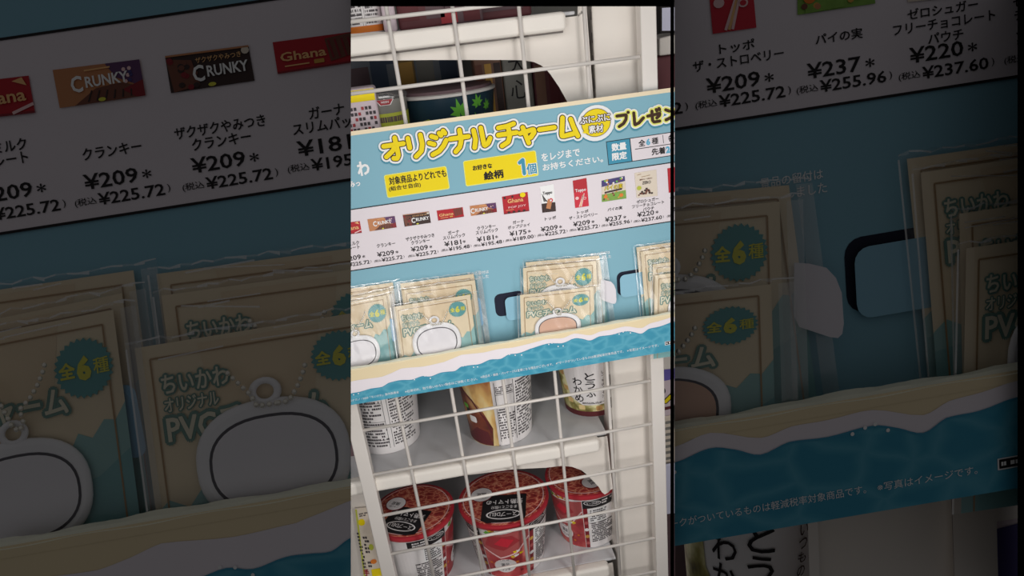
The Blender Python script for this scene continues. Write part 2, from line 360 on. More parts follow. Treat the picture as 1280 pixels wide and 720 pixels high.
def lerp(q, a, b):          # bilinear inside a pack's four corners (TL TR BR BL)
    (x0, y0), (x1, y1), (x2, y2), (x3, y3) = q
    return ((1-b)*((1-a)*x0+a*x1)+b*((1-a)*x3+a*x2), (1-b)*((1-a)*y0+a*y1)+b*((1-a)*y3+a*y2))
def pack_picture(i, q, dz):
    P = Part(); L = lambda *pts: [lerp(q, a, b) for a, b in pts]
    T = lambda t, a, b, w, h, m, off=.01, k=.6: P.text(t, *lerp(q, a, b), w, h, dz+k, m, off)
    bg = ['ghana_red', 'choc_tan', 'choc_dark', 'ghana_red', 'choc_tan', 'ghana_red', 'print_white', 'strawberry', 'meadow', 'zero_beige', 'ghana_red'][i]
    P.poly(q, dz, bg); W_ = q[1][0]-q[0][0]
    rnd = random.Random(i)
    if i in (0, 3, 5):
        T('Ghana', *[(.62, .5), (.34, .5), (.5, .32)][[0, 3, 5].index(i)], W_*[.62, .56, .62][[0, 3, 5].index(i)], 5.2 if i != 3 else 3.6, 'ghana_gold', .02)
        if i == 3:
            P.poly(L((.62, .1), (.95, .02), (.98, .7), (.66, .85)), dz+.25, 'choc_brown')
            for k in range(4): P.line(lerp(q, .66+.08*k, .15), lerp(q, .7+.08*k, .75), .8, dz+.4, 'deep_red')
            P.rrect(*lerp(q, .52, .78), 4, 1.6, .3, dz+.4, 'gold')
        if i == 5:
            T('POP JOY', .55, .68, W_*.7, 3.2, 'pink'); P.disc(*lerp(q, .8, .1), 3.5, 3, dz+.5, 'yellow')
            for k in range(4): P.disc(*lerp(q, .2+.2*k, .93), 1.9, 1.3, dz+.4, 'choc_dark', 10)
            for k in range(3): P.disc(*lerp(q, .1+.3*k, .1), 1.4, 1.4, dz+.4, 'choc_dark', 8)
        if i == 0:
            P.line(lerp(q, .75, .95), lerp(q, 1, .75), 1.2, dz+.4, 'pink'); P.poly(L((.8, .1), (.92, .02), (.96, .25)), dz+.4, 'ghana_gold')
        P.poly(L((0, .94), (1, .94), (1, 1), (0, 1)), dz+.3, 'deep_red')
        P.line(lerp(q, .1, .8), lerp(q, .4, .8), .5, dz+.5, 'ghana_gold')
    if i in (1, 4):
        P.poly(L((.6, 0), (1, 0), (1, .75), (.7, .4)), dz+.2, 'plum')
        P.poly(L((.18, 1), (.45, .62), (.75, .55), (1, .75), (1, 1)), dz+.3, 'choc_brown'); P.poly(L((.75, .75), (1, .55), (1, 1), (.9, 1)), dz+.4, 'deep_red')
        for k in range(6): P.line(lerp(q, .4+.09*k, .66+.02*k), lerp(q, .34+.1*k, .95), .6, dz+.45, 'choc_dark')
        for k in range(7): P.disc(*lerp(q, .84+.1*(rnd.random()-.5), .2+.4*rnd.random()), .8, .8, dz+.4, ['pink', 'indigo'][k % 2], 8)
        P.line(lerp(q, .35, .12), lerp(q, .65, .1), .6, dz+.5, 'ghana_gold'); P.disc(*lerp(q, .5, .93), 1.5, .8, dz+.6, 'badge_yellow', 10)
    if i in (1, 2, 4):
        cx, cy = {1: (.52, .42), 2: (.64, .55), 4: (.36, .5)}[i]
        T('C', cx-.28, cy+.03, 4.6, 6.6, 'print_white', .025); T('RUNKY', cx+.07, cy, W_*.5, 4.4, 'print_white', .025)
    if i == 2:
        P.poly(L((0, .1), (.3, .2), (.36, .9), (.04, 1)), dz+.2, 'choc_brown')
        for k in range(14): P.disc(*lerp(q, .03+.3*rnd.random(), .12+.8*rnd.random()), 1.3, 1.1, dz+.3+.01*k, ['choc_dark', 'deep_red', 'choc_brown'][k % 3], 8)
        T('ザクザクやみつき', .62, .22, W_*.55, 2.2, 'ghana_gold', .01); P.disc(*lerp(q, .95, .12), 1.6, 1.5, dz+.4, 'zero_beige', 10)
        P.disc(*lerp(q, .5, .92), 1.6, .8, dz+.4, 'badge_yellow', 10); P.poly(L((0, 0), (1, 0), (1, .05), (0, .05)), dz+.4, 'choc_tan')
    if i == 6:
        P.poly(L((0, .66), (1, .66), (1, 1), (0, 1)), dz+.2, 'choc_dark'); T('Toppo', .5, .3, W_*.7, 5, 'print_black', .02)
        P.disc(*lerp(q, .7, .58), 2.6, 2.6, dz+.4, 'strawberry'); P.disc(*lerp(q, .7, .58), 1.2, 1.2, dz+.6, 'print_white')
        P.poly(L((.3, .85), (.5, .5), (.75, .66), (.62, .9)), dz+.5, 'choc_tan')
        for k in range(6): P.line(lerp(q, .1+.06*k, .3+.06*k), lerp(q, .2+.06*k, .6), .6, dz+.3, 'print_black')
    if i == 7:
        P.poly(L((.0, .0), (1, 0), (1, .35), (0, .45)), dz+.2, 'ghana_red'); T('Toppo', .5, .4, W_*.8, 5, 'print_white', .02)
        for k in range(3): P.line(lerp(q, .3+.08*k, .98), lerp(q, .62+.06*k, .6-.04*k), 1.1, dz+.4, ['pink', 'ghana_gold', 'pink'][k])
        P.disc(*lerp(q, .2, .66), 2.2, 2, dz+.4, 'pink', 12); P.disc(*lerp(q, .75, .7), 2, 1.8, dz+.4, 'pink', 12); P.disc(*lerp(q, .75, .7), 1.3, 1.1, dz+.5, 'strawberry', 12)
    if i == 8:
        P.poly(L((0, 0), (1, 0), (1, .22), (0, .3)), dz+.2, 'indigo'); P.poly(L((0, .3), (1, .22), (1, .62), (0, .66)), dz+.2, 'zero_beige')
        T('パイの実', .5, .4, W_*.8, 6, 'brown_ink', .05, .5); T('パイの実', .5, .4, W_*.8, 6, 'yellow', .01, .8)
        for k in range(26):
            x, y = rnd.random()*.94+.03, rnd.random()*.5+.42
            if k % 2: y = rnd.random()*.2+.03
            P.disc(*lerp(q, x, y), 1.3, 1.2, dz+.35+.005*k, ['gold', 'leaf_green', 'choc_tan', 'print_white', 'choc_brown'][k % 5], 8)
        P.poly(L((.12, .55), (.85, .5), (.85, .58), (.12, .63)), dz+.55, 'choc_dark')
        P.disc(*lerp(q, .8, .82), 2.6, 2.3, dz+.5, 'orange'); P.disc(*lerp(q, .16, .78), 2.4, 2.2, dz+.5, 'orange'); P.poly(L((.1, .85), (.6, .8), (.6, .98), (.1, 1)), dz+.33, 'meadow')
    if i == 9:
        T('ZERO', .52, .44, 11, 3.6, 'print_black', .008); P.disc(*lerp(q, .16, .62), 2.9, 2.7, dz+.4, 'lime')
        T('糖類ゼロ・砂糖ゼロ', .5, .3, 16, 1.8, 'choc_brown', .01)
        P.line(lerp(q, .12, .1), lerp(q, .3, .08), .5, dz+.4, 'brown_line'); P.line(lerp(q, .3, .2), lerp(q, .7, .17), .5, dz+.4, 'brown_line')
        for k in range(16):
            x = .5+.3*(rnd.random()-.5)*2; y = .88-.22*rnd.random()*(1-abs(x-.5)*2.2)
            P.rrect(*lerp(q, x, y), 2.6, 2, .5, dz+.4+.02*k, ['choc_brown', 'choc_dark'][k % 2])
        P.rrect(*lerp(q, .12, .9), 2, 1.6, .2, dz+.4, 'choc_brown')
    return P

def board(mp, clip, base, label, x0, x1, top=True):
    """cardboard display: printed back board, price strip, pictures, tabs and the front lip"""
    root = thing('cardboard_display', label, 'display', base)
    def yt(x): return 164.4+(x-438)*(109.7-164.4)/401.3
    def sl(x): return 262.2+(x-438)*(203.3-262.2)/401
    def sb(x): return 338.7+(x-438)*(276.7-338.7)/401
    def lt(x): return 458.9-(x-438)*.1742+((x-640)**2-202**2)*0.0
    def lb(x): return 506.5-(x-438)*.1690
    ytop = yt if top else (lambda x: sl(x)-22)
    xs = [x0, x1]
    B = Part()
    B.prism([(x0, ytop(x0)), (x1, ytop(x1)), (x1, lb(x1)-4), (x0, lb(x0)-4)], -2.5, 0, 'board_blue')
    if top: B.prism([(x0, yt(x0)), (x1, yt(x1)), (x1, yt(x1)+5.4), (x0, yt(x0)+5.4)], 0, .35, 'board_cream')
    B.build('back_board', mp, root, clip=clip)
    if top:
        H = Part(); headline(H, .2); H.build('headline_print', mp, root, clip=clip)
        H = Part()
        for t, x, y, w, h, m in (('わ', 454, 210.5, 14, 17, 'print_white'), ('みっ', 443.5, 229.8, 13, 7, 'print_white'), ('か', 424, 218, 14, 17, 'print_white'),
                                 ('をレジまで', 700.7, 193.5, 48, 9.5, 'print_white'), ('お持ちください。', 716, 203.8, 76, 8.4, 'print_white')):
            if t == 'をレジまで': H.build('white_lettering', mp, root, clip=clip); H = Part()
            H.text(t, x, y, w, h, .5, m, .045 if len(t) < 3 else .03)
        H.build('white_lettering', mp, root, clip=clip)
        H = Part()
        H.rrect(521, 227.5, 79, 29, 2.5, .3, 'pale_yellow'); H.rrect(521, 227.5, 77, 27, 2, .55, 'yellow')
        H.text('対象商品よりどれでも', 522, 221.4, 72, 9.6, .8, 'print_black', .03); H.text('(組合せ自由)', 506, 233.8, 40, 6.6, .8, 'print_black', .02)
        H.rrect(626, 210.5, 92, 32, 2.5, .3, 'pale_yellow'); H.rrect(626, 210.5, 90, 30, 2, .55, 'yellow')
        H.text('お好きな', 603, 208.6, 24, 6, .8, 'print_black', .04); H.text('絵柄', 617, 218.5, 24, 10, .8, 'print_black', .04)
        H.stroke([(649.5, 203.5), (653.5, 200), (655.5, 217)], 6.2, .75, 'print_white'); H.stroke([(649.5, 203.5), (653.5, 200), (655.5, 217)], 4.2, 1.5, 'info_blue')
        H.text('個', 664.5, 211, 12, 13, .75, 'print_white', .08, base=.03); H.text('個', 664.5, 211, 12, 13, 1, 'info_blue', .03)
        H.build('yellow_label', mp, root, clip=clip)
        H = Part()
        def Q(a, b):   # table corner helper: a across 0..1 (757.5..860), b down 0..1
            x = 757.5+a*(102.5)+b*3; y = 177+b*29.5-a*102.5*.148; return (x, y)
        H.poly([Q(0, 0), Q(1, 0), Q(1, 1), Q(0, 1)], .3, 'print_black')
        e = .007
        H.poly([Q(e, .03), Q(.285, .03), Q(.285, .97), Q(e, .97)], .55, 'info_blue'); H.poly([Q(.295, .03), Q(1, .03), Q(1, .97), Q(.295, .97)], .55, 'paper_white')
        H.line(Q(.34, .5), Q(1, .5), .8, .8, 'print_black'); H.line(Q(.69, .08), Q(.69, .42), .6, .8, 'print_black')
        H.text('数量', *Q(.15, .29), 18, 9, .8, 'print_white', .04); H.text('限定', *Q(.145, .68), 18, 9, .8, 'print_white', .04)
        H.text('全', *Q(.43, .28), 8, 8, .8, 'print_black', .03); H.text('6', *Q(.507, .27), 5.2, 8.4, .8, 'digit_blue', .05); H.text('種', *Q(.59, .27), 8, 8, .8, 'print_black', .018)
        H.text('先着', *Q(.62, .72), 17, 8.2, .8, 'print_black', .03); H.text('24', *Q(.76, .72), 10.5, 8.6, .8, 'digit_blue', .05); H.text('各', *Q(.79, .25), 8, 8, .8, 'print_black', .03)
        H.build('info_table', mp, root, clip=clip)
    P = Part()
    P.prism([(x0, sl(x0)), (x1, sl(x1)), (x1, sb(x1)), (x0, sb(x0))], 0, .5, 'paper_white')
    P.line((x0, sl(x0)), (x1, sl(x1)), 1.1, .8, 'print_black'); P.line((x0, sb(x0)), (x1, sb(x1)), 1.1, .8, 'print_black')
    for names, (nx, ny), nh, pr, (qx, qy), tx, (tx_, ty_), q in PRODUCTS:
        if nx < x0-25 or nx > x1+25: continue
        for k, nm in enumerate(names):
            n = len(nm); w = n*4.65 if n < 8 else n*4.5
            P.text(nm, nx+(.6*k), ny+(k-(len(names)-1)/2)*5.35, w, nh*.92, .8, 'print_black', .02)
        P.text(pr, qx, qy, 21.5, 6.2, .8, 'print_black', .014)
        ex, ey = axes(qx, qy)
        P.text('*', qx+ex.x*14.4, qy+ex.y*14.4+.4, 3.6, 3.6, .8, 'print_black', .01)
        P.text(tx, tx_+ex.x*4, ty_+ex.y*4, 26.5, 4.9, .8, 'print_black', .016)
        P.text('(税込', tx_-ex.x*14.2, ty_-ex.y*14.2+.3, 8.6, 3.4, .8, 'print_black', .006)
        P.text(')', tx_+ex.x*19, ty_+ex.y*19, 1.1, 3.4, .8, 'print_black', .0)
    P.build('price_strip', mp, root, clip=clip)
    for i, pr in enumerate(PRODUCTS):
        if pr[7][1][0] < x0 or pr[7][0][0] > x1: continue
        pack_picture(i, pr[7], 1.0).build('product_picture', mp, root, clip=clip)
    # small white notes and cut-out tabs
    N = Part()
    N.text('景品の留付は', 597.5, 341.5, 27, 4, .4, 'print_white', .01); N.text('しました', 602, 346.5, 18, 4, .4, 'print_white', .01)
    N.build('white_lettering', mp, root, clip=clip); N = Part()
    N.text('景品の留付は', 750, 317, 25, 4, .4, 'print_white', .01); N.text('しました', 756, 321.6, 16, 4, .4, 'print_white', .01)
    N.build('white_lettering', mp, root, clip=clip)
    for (sx, sy, w, h, tx, ty, tw, th) in ((637, 379.5, 37, 28, 650, 384, 36, 29), (790, 352.5, 38, 29.5, 796, 355, 42, 28)):
        T = Part(); T.rrect(sx, sy, w, h, 7, .25, 'slot_dark'); T.build('slot', mp, root, clip=clip)
        T = Part(); T.rrect(tx, ty, tw, th, 6, 3.2, 'tab_blue', .8); T.build('tab', mp, root, clip=clip)
    T = Part(); pts = [(751, 350), (757, 350.4), (763.7, 352), (767.5, 356), (769.8, 362), (770.6, 374), (770, 378), (768.3, 379.7), (765, 379.3), (753, 375.3), (751, 371)]
    T.add([(a, b, 5+(a-751)*.25) for a, b in pts], [tuple(range(len(pts)))], 'tab_white'); T.add([(a, b, 4+(a-751)*.25) for a, b in pts], [tuple(range(len(pts)))], 'tab_white')
    T.build('holder_flap', mp, root, clip=clip)
    T = Part(); T.rrect(489.5, 412.5, 9, 29, 4, 9, 'pill_blue', .8); T.build('holder_flap', mp, root, clip=clip)
    T = Part(); T.rrect(598, 390, 9, 36, 4, 5, 'pill_blue', .8); T.build('holder_flap', mp, root, clip=clip)
    # front lip
    wave = [(438, 492.5), (450.5, 490), (463, 486.3), (477.6, 484), (486, 479), (500.5, 475.6), (515, 475), (527.6, 470.6), (538, 471), (550.5, 466.4), (560, 465), (569, 464),
            (576, 459), (587, 457), (600, 455.4), (612.5, 450), (626, 449), (636, 443.5), (648, 442), (662, 436.7), (684.4, 430), (696, 429.6), (704.4, 429), (717.8, 423.5), (728, 424),
            (737.8, 426), (749, 421), (764.4, 419), (782, 414.6), (792, 415.5), (802, 417.4), (811, 411.5), (824.4, 408.6), (839, 403.3)]
    foam = [(438, 477), (455, 474), (477, 471), (490, 466), (502, 460.5), (530, 458), (555, 452.5), (566, 448), (577, 443.5), (605, 440.5), (625, 436), (640, 434.5), (662, 429.5), (684, 424),
            (704, 422.5), (718, 417), (738, 419), (750, 414.5), (764, 412), (782, 408), (802, 410), (812, 404.5), (825, 401), (839, 396.5)]
    def ext(c): 
        o = list(c)
        if x0 < 438: o = [(x0-1, c[0][1]+(438-x0)*.16)] + o
        if x1 > 839: o = o + [(x1+1, c[-1][1]-(x1-839)*.16)]
        return smooth_curve(o)
    wave, foam = ext(wave), ext(foam)
    d1 = 28
    def lipd(x, y): return d1 + (y-lt(x))*.0
    L = Part()
    bot = lambda c: [(x, lb(x)) for x, y in c][::-1]
    xl = [x0+(x1-x0)*i/20 for i in range(21)]
    L.prism([(x, lt(x)+3.2) for x in xl]+[(x, lb(x)) for x in xl][::-1], d1-2.5, d1-.3, 'lip_cream')
    # folded, slightly crumpled top edge
    rnd = random.Random(3); n = 60
    top_ = [(x0+(x1-x0)*i/n) for i in range(n+1)]
    rows = [[(x, lt(x)+.35*math.sin(x*.21)+.5*math.sin(x*.07+1)+rnd.uniform(-.12, .12), d1-6) for x in top_],
            [(x, lt(x)+1.6+.2*math.sin(x*.3), d1-2.6) for x in top_], [(x, lt(x)+4.2+.4*math.sin(x*.13), d1) for x in top_], [(x, lt(x)+8, d1-.1) for x in top_]]
    vs = [q for r in rows for q in r]; m_ = n+1
    L.add(vs, [(j*m_+i, j*m_+i+1, (j+1)*m_+i+1, (j+1)*m_+i) for j in range(2) for i in range(n)], 'lip_edge')
    L.add(vs, [(2*m_+i, 2*m_+i+1, 3*m_+i+1, 3*m_+i) for i in range(n)], 'lip_cream')
    for k in range(len(foam)-1):
        a, b = foam[k], foam[k+1]; L.poly([a, b, (b[0], lb(b[0])), (a[0], lb(a[0]))], d1, 'wave_white')
    for k in range(len(wave)-1):
        a, b = wave[k], wave[k+1]; L.poly([a, b, (b[0], lb(b[0])), (a[0], lb(a[0]))], d1+.3, 'sea_blue')
        L.poly([(a[0], a[1]-.4), (b[0], b[1]-.4), (b[0], b[1]+.5), (a[0], a[1]+.5)], d1+.4, 'info_blue')
    for x, y in ((442, 493.5), (448, 492), (518, 474.5), (525, 470), (531, 470), (538, 473), (579, 457.5), (582, 456.8), (592, 459), (597, 458.6), (633, 443.5), (637, 443), (644, 444),
                 (652, 443.8), (686, 430.5), (690, 429), (697.7, 433), (704, 432.5), (774, 417.5), (779, 415), (783, 413.6), (788, 416), (841, 404)):
        L.disc(x, y, .8, .8, d1+.7, 'print_white', 8)
    L.add([(x, lb(x), d1-2.5) for x in (x0, x1)]+[(x, lb(x)-5, 0) for x in (x1, x0)], [(0, 1, 2, 3)], 'board_cream')
    L.build('front_lip', mp, root, clip=clip)
    T = Part()
    T.text('※在庫切れ、取り扱いのない場合はご容赦ください。', 551.5, 481.5, 92, 3.4, d1+.7, 'print_white', 0)
    T.text('※商品名・価格・パッケージは変更になる場合がございます。', 646, 463.3, 92, 3.4, d1+.7, 'print_white', 0)
    T.text('※*マークがついているものは軽減税率対象商品です。', 737, 446.7, 86, 3.4, d1+.7, 'print_white', 0)
    T.text('※写真はイメージです。', 803.5, 435, 40, 3.4, d1+.7, 'print_white', 0)
    T.text('©ナガノ / 2020「ちいかわ」製作委員会', 468, 495.5, 62, 3.1, d1+.7, 'print_white', 0)
    T.rrect(838, 428.3, 14, 4.6, .3, d1+.7, 'print_white'); T.rrect(838, 428.3, 12.6, 3.6, .2, d1+.9, 'print_black'); T.dashes(838, 428.3, 11, 2.6, 1, d1+1.1, 'print_white', 4)
    T.build('small_print', mp, root, clip=clip)
    return root
def smooth_curve(c):
    out = []
    for i in range(len(c)-1):
        p0 = c[max(0, i-1)]; p1 = c[i]; p2 = c[i+1]; p3 = c[min(len(c)-1, i+2)]
        for k in range(4):
            t = k/4
            y = .5*((2*p1[1])+(-p0[1]+p2[1])*t+(2*p0[1]-5*p1[1]+4*p2[1]-p3[1])*t*t+(-p0[1]+3*p1[1]-3*p2[1]+p3[1])*t**3)
            out.append((p1[0]+(p2[0]-p1[0])*t, y))
    return out+[c[-1]]

# ------------------------------------------------------------------ charm packets
def sphere_pts(r, nu=8, nv=5):
    v = []; f = []
    for j in range(nv+1):
        t = math.pi*j/nv
        for i in range(nu):
            a = 2*math.pi*i/nu; v.append((r*math.sin(t)*math.cos(a), r*math.cos(t), r*math.sin(t)*math.sin(a)))
    for j in range(nv):
        for i in range(nu): f.append((j*nu+i, j*nu+(i+1) % nu, (j+1)*nu+(i+1) % nu, (j+1)*nu+i))
    return v, f
def packet(mp, clip, base, tl, tr, dz, label, bot=(.13, 1.0), H=1.12, charm='charm_print', chy=.62, badge=(.82, .2, .117, .105), squash=1.0, bagr=.1, group='charm packets standing in the display', show=True):
    """tl,tr: photo positions of the card's top corners"""
    W_ = math.hypot(tr[0]-tl[0], tr[1]-tl[1]); ex = Vector((tr[0]-tl[0], tr[1]-tl[1])).normalized(); ey = Vector(bot).normalized()*squash
    ax = (ex, ey); O = Vector(tl)
    L = lambda a, b: (O.x+(ex.x*a+ey.x*b)*W_, O.y+(ex.y*a+ey.y*b)*W_)
    root = thing('charm_packet', label, 'packet', base, group)
    c = Part()
    c.prism([L(0, 0), L(1, 0), L(1, H), L(0, H)], dz-.6, dz, 'card_cream')
    c.poly([L(.25, .02), L(.75, .02), L(.7, .3), L(.5, .42), L(.3, .3)], dz+.1, 'card_cream_dark')
    prof = [(0, .68), (.06, .63), (.14, .67), (.2, .6), (.3, .66), (.44, .6), (.58, .64), (.64, .58), (.72, .6), (.78, .5), (.84, .53), (.9, .46), (.95, .47), (1, .4)]
    c.poly([L(a, b) for a, b in prof]+[L(1, H), L(0, H)], dz+.2, 'teal_light')
    prof2 = [(0, .76), (.1, .74), (.2, .78), (.4, .76), (.6, .84), (.75, .72), (.85, .7), (1, .6)]
    c.poly([L(a, b) for a, b in prof2]+[L(1, H), L(0, H)], dz+.35, 'teal_mid')
    e = .055
    for a, b in ((L(e, e), L(1-e, e)), (L(e, e), L(e, H)), (L(1-e, e), L(1-e, H))): c.line(a, b, .7, dz+.5, 'brown_line')
    for t, a, b, w, h in (('ちいかわ', .225, .165, .27, .075), ('オリジナル', .2, .25, .22, .055), ('PVCチャーム', .42, .35, .66, .115)):
        x, y = L(a, b)
        c.text(t, x, y, w*W_, h*W_, dz+.7, 'text_teal', .14, ax, base=0.0); c.text(t, x, y, w*W_, h*W_, dz+1, 'text_cream', .028, ax, base=0.0)
    c.build('card', mp, root, clip=clip)
    b = Part(); bx, by, br, brh = badge; pts = []
    for i in range(56):
        a = 2*math.pi*i/56; k = 1.03 if i % 2 else .92
        pts.append(L(bx+br*k*math.cos(a), by+brh*k*math.sin(a)))
    b.prism(pts, dz, dz+.7, 'teal')
    x, y = L(bx, by)
    b.text('全', x-br*W_*.58*ex.x, y-br*W_*.58*ex.y, br*W_*.52, brh*W_*.52, dz+1, 'badge_yellow', .04, ax); b.text('6', x, y, br*W_*.5, brh*W_*.85, dz+1, 'badge_yellow', .06, ax)
    b.text('種', x+br*W_*.6*ex.x, y+br*W_*.6*ex.y, br*W_*.52, brh*W_*.52, dz+1, 'badge_yellow', .018, ax)
    b.build('badge', mp, root, clip=clip)
    if show:
        # hanging charm: plain rounded soft rubber piece with a loop
        ch = Part(); n = 40; sup = 2.4
        def ell(rx, ry, cy=0): 
            o = []
            for i in range(n):
                a = 2*math.pi*i/n; cs, sn = math.cos(a), math.sin(a)
                o.append((math.copysign(abs(cs)**(2/sup), cs)*rx, math.copysign(abs(sn)**(2/sup), sn)*ry+cy))
            return o
        cc = (.5, chy+.2)
        rings = [(.315, .245, 0), (.315, .245, 1.2), (.305, .235, 2.0), (.285, .215, 2.4)]
        vs = [(*L(cc[0]+q[0], cc[1]+q[1]), dz+1.2+d) for rx, ry, d in rings for q in ell(rx, ry)]
        ch.add(vs, [(j*n+i, j*n+(i+1) % n, (j+1)*n+(i+1) % n, (j+1)*n+i) for j in range(3) for i in range(n)], 'charm_white')
        ch.add(vs[-n:], [tuple(range(n))], 'charm_white')
        ring = []; m_ = 20                                     # loop at the top
        for r_, d in ((.068, 0), (.068, 1.4), (.053, 2.0), (.036, 1.4), (.036, 0)):
            ring += [(*L(.5+r_*math.cos(2*math.pi*i/m_), chy-.075+r_*.85*math.sin(2*math.pi*i/m_)), dz+1.4+d) for i in range(m_)]
        ch.add(ring, [(j*m_+i, j*m_+(i+1) % m_, (j+1)*m_+(i+1) % m_, (j+1)*m_+i) for j in range(4) for i in range(m_)], 'charm_white')
        co_ = ch.build('charm', mp, root, clip=clip, smooth=True)
        if co_:
            pr = Part(); pr.poly([L(cc[0]+a, cc[1]+b_) for a, b_ in ell(.262, .19, .008)], dz+3.75, 'charm_line'); pr.poly([L(cc[0]+a, cc[1]+b_) for a, b_ in ell(.25, .178, .008)], dz+3.95, charm)
            q = pr.build('oval_print', mp, None, clip=clip, base=Vector(base))
            if q: q.parent = co_; q.location = (0, 0, 0)
        # ball chain
        k = Part(); sv, sf = sphere_pts(1.15)
        path = [(.36, .16), (.40, .21), (.44, .26), (.46, .31), (.48, .36), (.50, .42), (.53, .44), (.55, .40), (.54, .35), (.59, .31), (.63, .26), (.66, .21), (.68, .16)]
        # even spacing along the path
        P2 = [L(a, min(b_, chy-.02)) for a, b_ in path]; acc = 0; last = P2[0]; pos = [P2[0]]
        for a, b_ in zip(P2, P2[1:]):
            d = math.hypot(b_[0]-a[0], b_[1]-a[1]); t = 2.8-acc
            while t <= d: pos.append((a[0]+(b_[0]-a[0])*t/d, a[1]+(b_[1]-a[1])*t/d)); t += 2.8
            acc = (acc+d) % 2.8
        for x, y in pos: k.add([(x+a, y+b_, dz+4.4+c_) for a, b_, c_ in sv], sf, 'ball_chain')
        k.build('ball_chain', mp, root, clip=clip, smooth=True)
    # clear bag
    g = Part(); rnd = random.Random(int(tl[0]*7+tl[1])); bz = dz+(0 if show else -4.2)
    x0, x1, y0 = -.035, 1+bagr, -.03; nx, ny = 16, 10; vs = []
    for j in range(ny+1):
        for i in range(nx+1):
            a = x0+(x1-x0)*i/nx; b_ = y0+(H-y0)*j/ny
            wob = rnd.uniform(-.009, .009) if j == 0 else 0
            vs.append((*L(a, b_+wob), bz+6.2+rnd.uniform(-.35, .35)-(1 if i in (0, nx) else 0)-(1 if j == 0 else 0)))
    fs = [(j*(nx+1)+i, j*(nx+1)+i+1, (j+1)*(nx+1)+i+1, (j+1)*(nx+1)+i) for j in range(ny) for i in range(nx)]
    g.add(vs, fs, 'clear_film')
    top_ = [L(x0+(x1-x0)*i/24, y0+rnd.uniform(-.008, .012)) for i in range(25)]
    for i in range(24):
        a, b_ = top_[i], top_[i+1]; h = rnd.choice([.5, .7, .9, 1.6])
        g.poly([a, b_, (b_[0], b_[1]+h), (a[0], a[1]+.7)], bz+6.6, 'film_edge' if i % 3 else 'sealed_film')
    g.poly([L(1.03, 0), L(x1, 0), L(x1, H), L(1.03, H)], bz+5.4, 'sealed_film')
    g.line(L(x0, 0), L(x0, H), .8, bz+6.7, 'film_edge')
    for _ in range(3):                                           # creases in the film
        a = rnd.uniform(.02, .6); b_ = rnd.uniform(-.01, .09); w = rnd.uniform(.1, .35)
        g.line(L(a, b_), L(a+w, b_+rnd.uniform(-.02, .05)), rnd.uniform(.4, .8), bz+6.9, 'film_edge')
    g.build('clear_bag', mp, root, clip=clip)
    return root

PK = [ # key, tl, tr, dz, options
    ('g1a', (398, 366.5), (491, 353), 3, dict(show=False)),
    ('g1b', (394, 381), (486.5, 362), 7, dict(show=False)),
    ('g1c', (394, 386), (483, 368.5), 11, dict(chy=.52, badge=(.84, .225, .128, .128))),
    ('g2a', (500, 354.5), (592, 342.3), 3, dict(show=False)),
    ('g2b', (502, 363), (593.7, 350.3), 7, dict(show=True)),
    ('g2c', (491.5, 383.7), (587.6, 368.2), 15, dict(chy=.33, badge=(.815, .16, .113, .1))),
    ('g3a', (657, 328), (749, 319.5), 3, dict(show=False)),
    ('g3b', (653.7, 335.2), (745.3, 326), 7, dict(chy=.31, badge=(.82, .2, .122, .122), bot=(.03, 1))),
    ('g3c', (650, 368.8), (742, 358.5), 15, dict(charm='charm_peach', chy=.42, squash=.8, badge=(.82, .195, .118, .1), bot=(.03, 1))),
    ('g4a', (795.4, 309.2), (888, 296), 3, dict(show=False, bot=(.1, 1))),
    ('g4b', (800.8, 314.6), (893, 301), 6, dict(show=False, bot=(.08, 1))),
    ('g4c', (816, 330.8), (908, 317), 9.5, dict(show=False, bot=(.02, 1))),
    ('g4d', (818.8, 344.4), (911, 331), 14, dict(chy=.3, charm='charm_print', bot=(-.02, 1)))]
LAB = {'g1a': 'cream charm packet at left end of %s, hindmost of three', 'g1b': 'cream charm packet at left end of %s, middle of three',
       'g1c': 'packet with white charm at left end of %s, front of three',
       'g2a': 'hindmost charm packet in second stack of %s',
       'g2b': 'middle charm packet in second stack of %s, badge half hidden',
       'g2c': 'front charm packet in second stack of %s',
       'g3a': 'hindmost charm packet beside the white flap of %s',
       'g3b': 'middle charm packet beside the white flap of %s',
       'g3c': 'peach charm packet beside the white flap of %s',
       'g4a': 'hindmost packet in right end stack of %s', 'g4b': 'second rearmost packet in right end stack of %s',
       'g4c': 'third rearmost packet in right end stack of %s', 'g4d': 'foremost packet in right end stack of %s'}
def packets(mp, keys, where, group, clip=None):
    for k, tl, tr, dz, kw in PK:
        if k not in keys: continue
        bx = (tl[0]+tr[0])/2
        if clip: bx = min(max(bx, clip[0]+3), clip[1]-3)
        base = mp(bx, tl[1]+92, dz)
        packet(mp, clip, base, tl, tr, dz, LAB[k] % where, group=group, **kw)

board(M_far, None, M_far(640, 500, 0), 'brightly lit pale blue cardboard display with yellow headline hooked on the white wire rack', 405, 875)
packets(M_far, ['g%d%s' % (i, c) for i in (1, 2, 3) for c in 'abc']+['g4a', 'g4b', 'g4c', 'g4d'], 'the bright display', 'charm packets in the lit display')
CL = (432, 576.6); CR = (704.0, 839.3)
board(M_near, CL, M_near(505, 480, 0), 'large dim pale blue display at left in the foreground showing two chocolate bars', 430, 580, False)
packets(M_near, ['g1a', 'g1b', 'g1c', 'g2a', 'g2b', 'g2c'], 'the dim left display', 'charm packets in the dim left display', CL)
board(M_near, CR, M_near(770, 440, 0), 'large dim pale blue display at right in the foreground with an empty tab slot', 700, 842, False)
packets(M_near, ['g3a', 'g3b', 'g3c', 'g4a', 'g4b', 'g4c', 'g4d'], 'the dim right display', 'charm packets in the dim right display', CR)

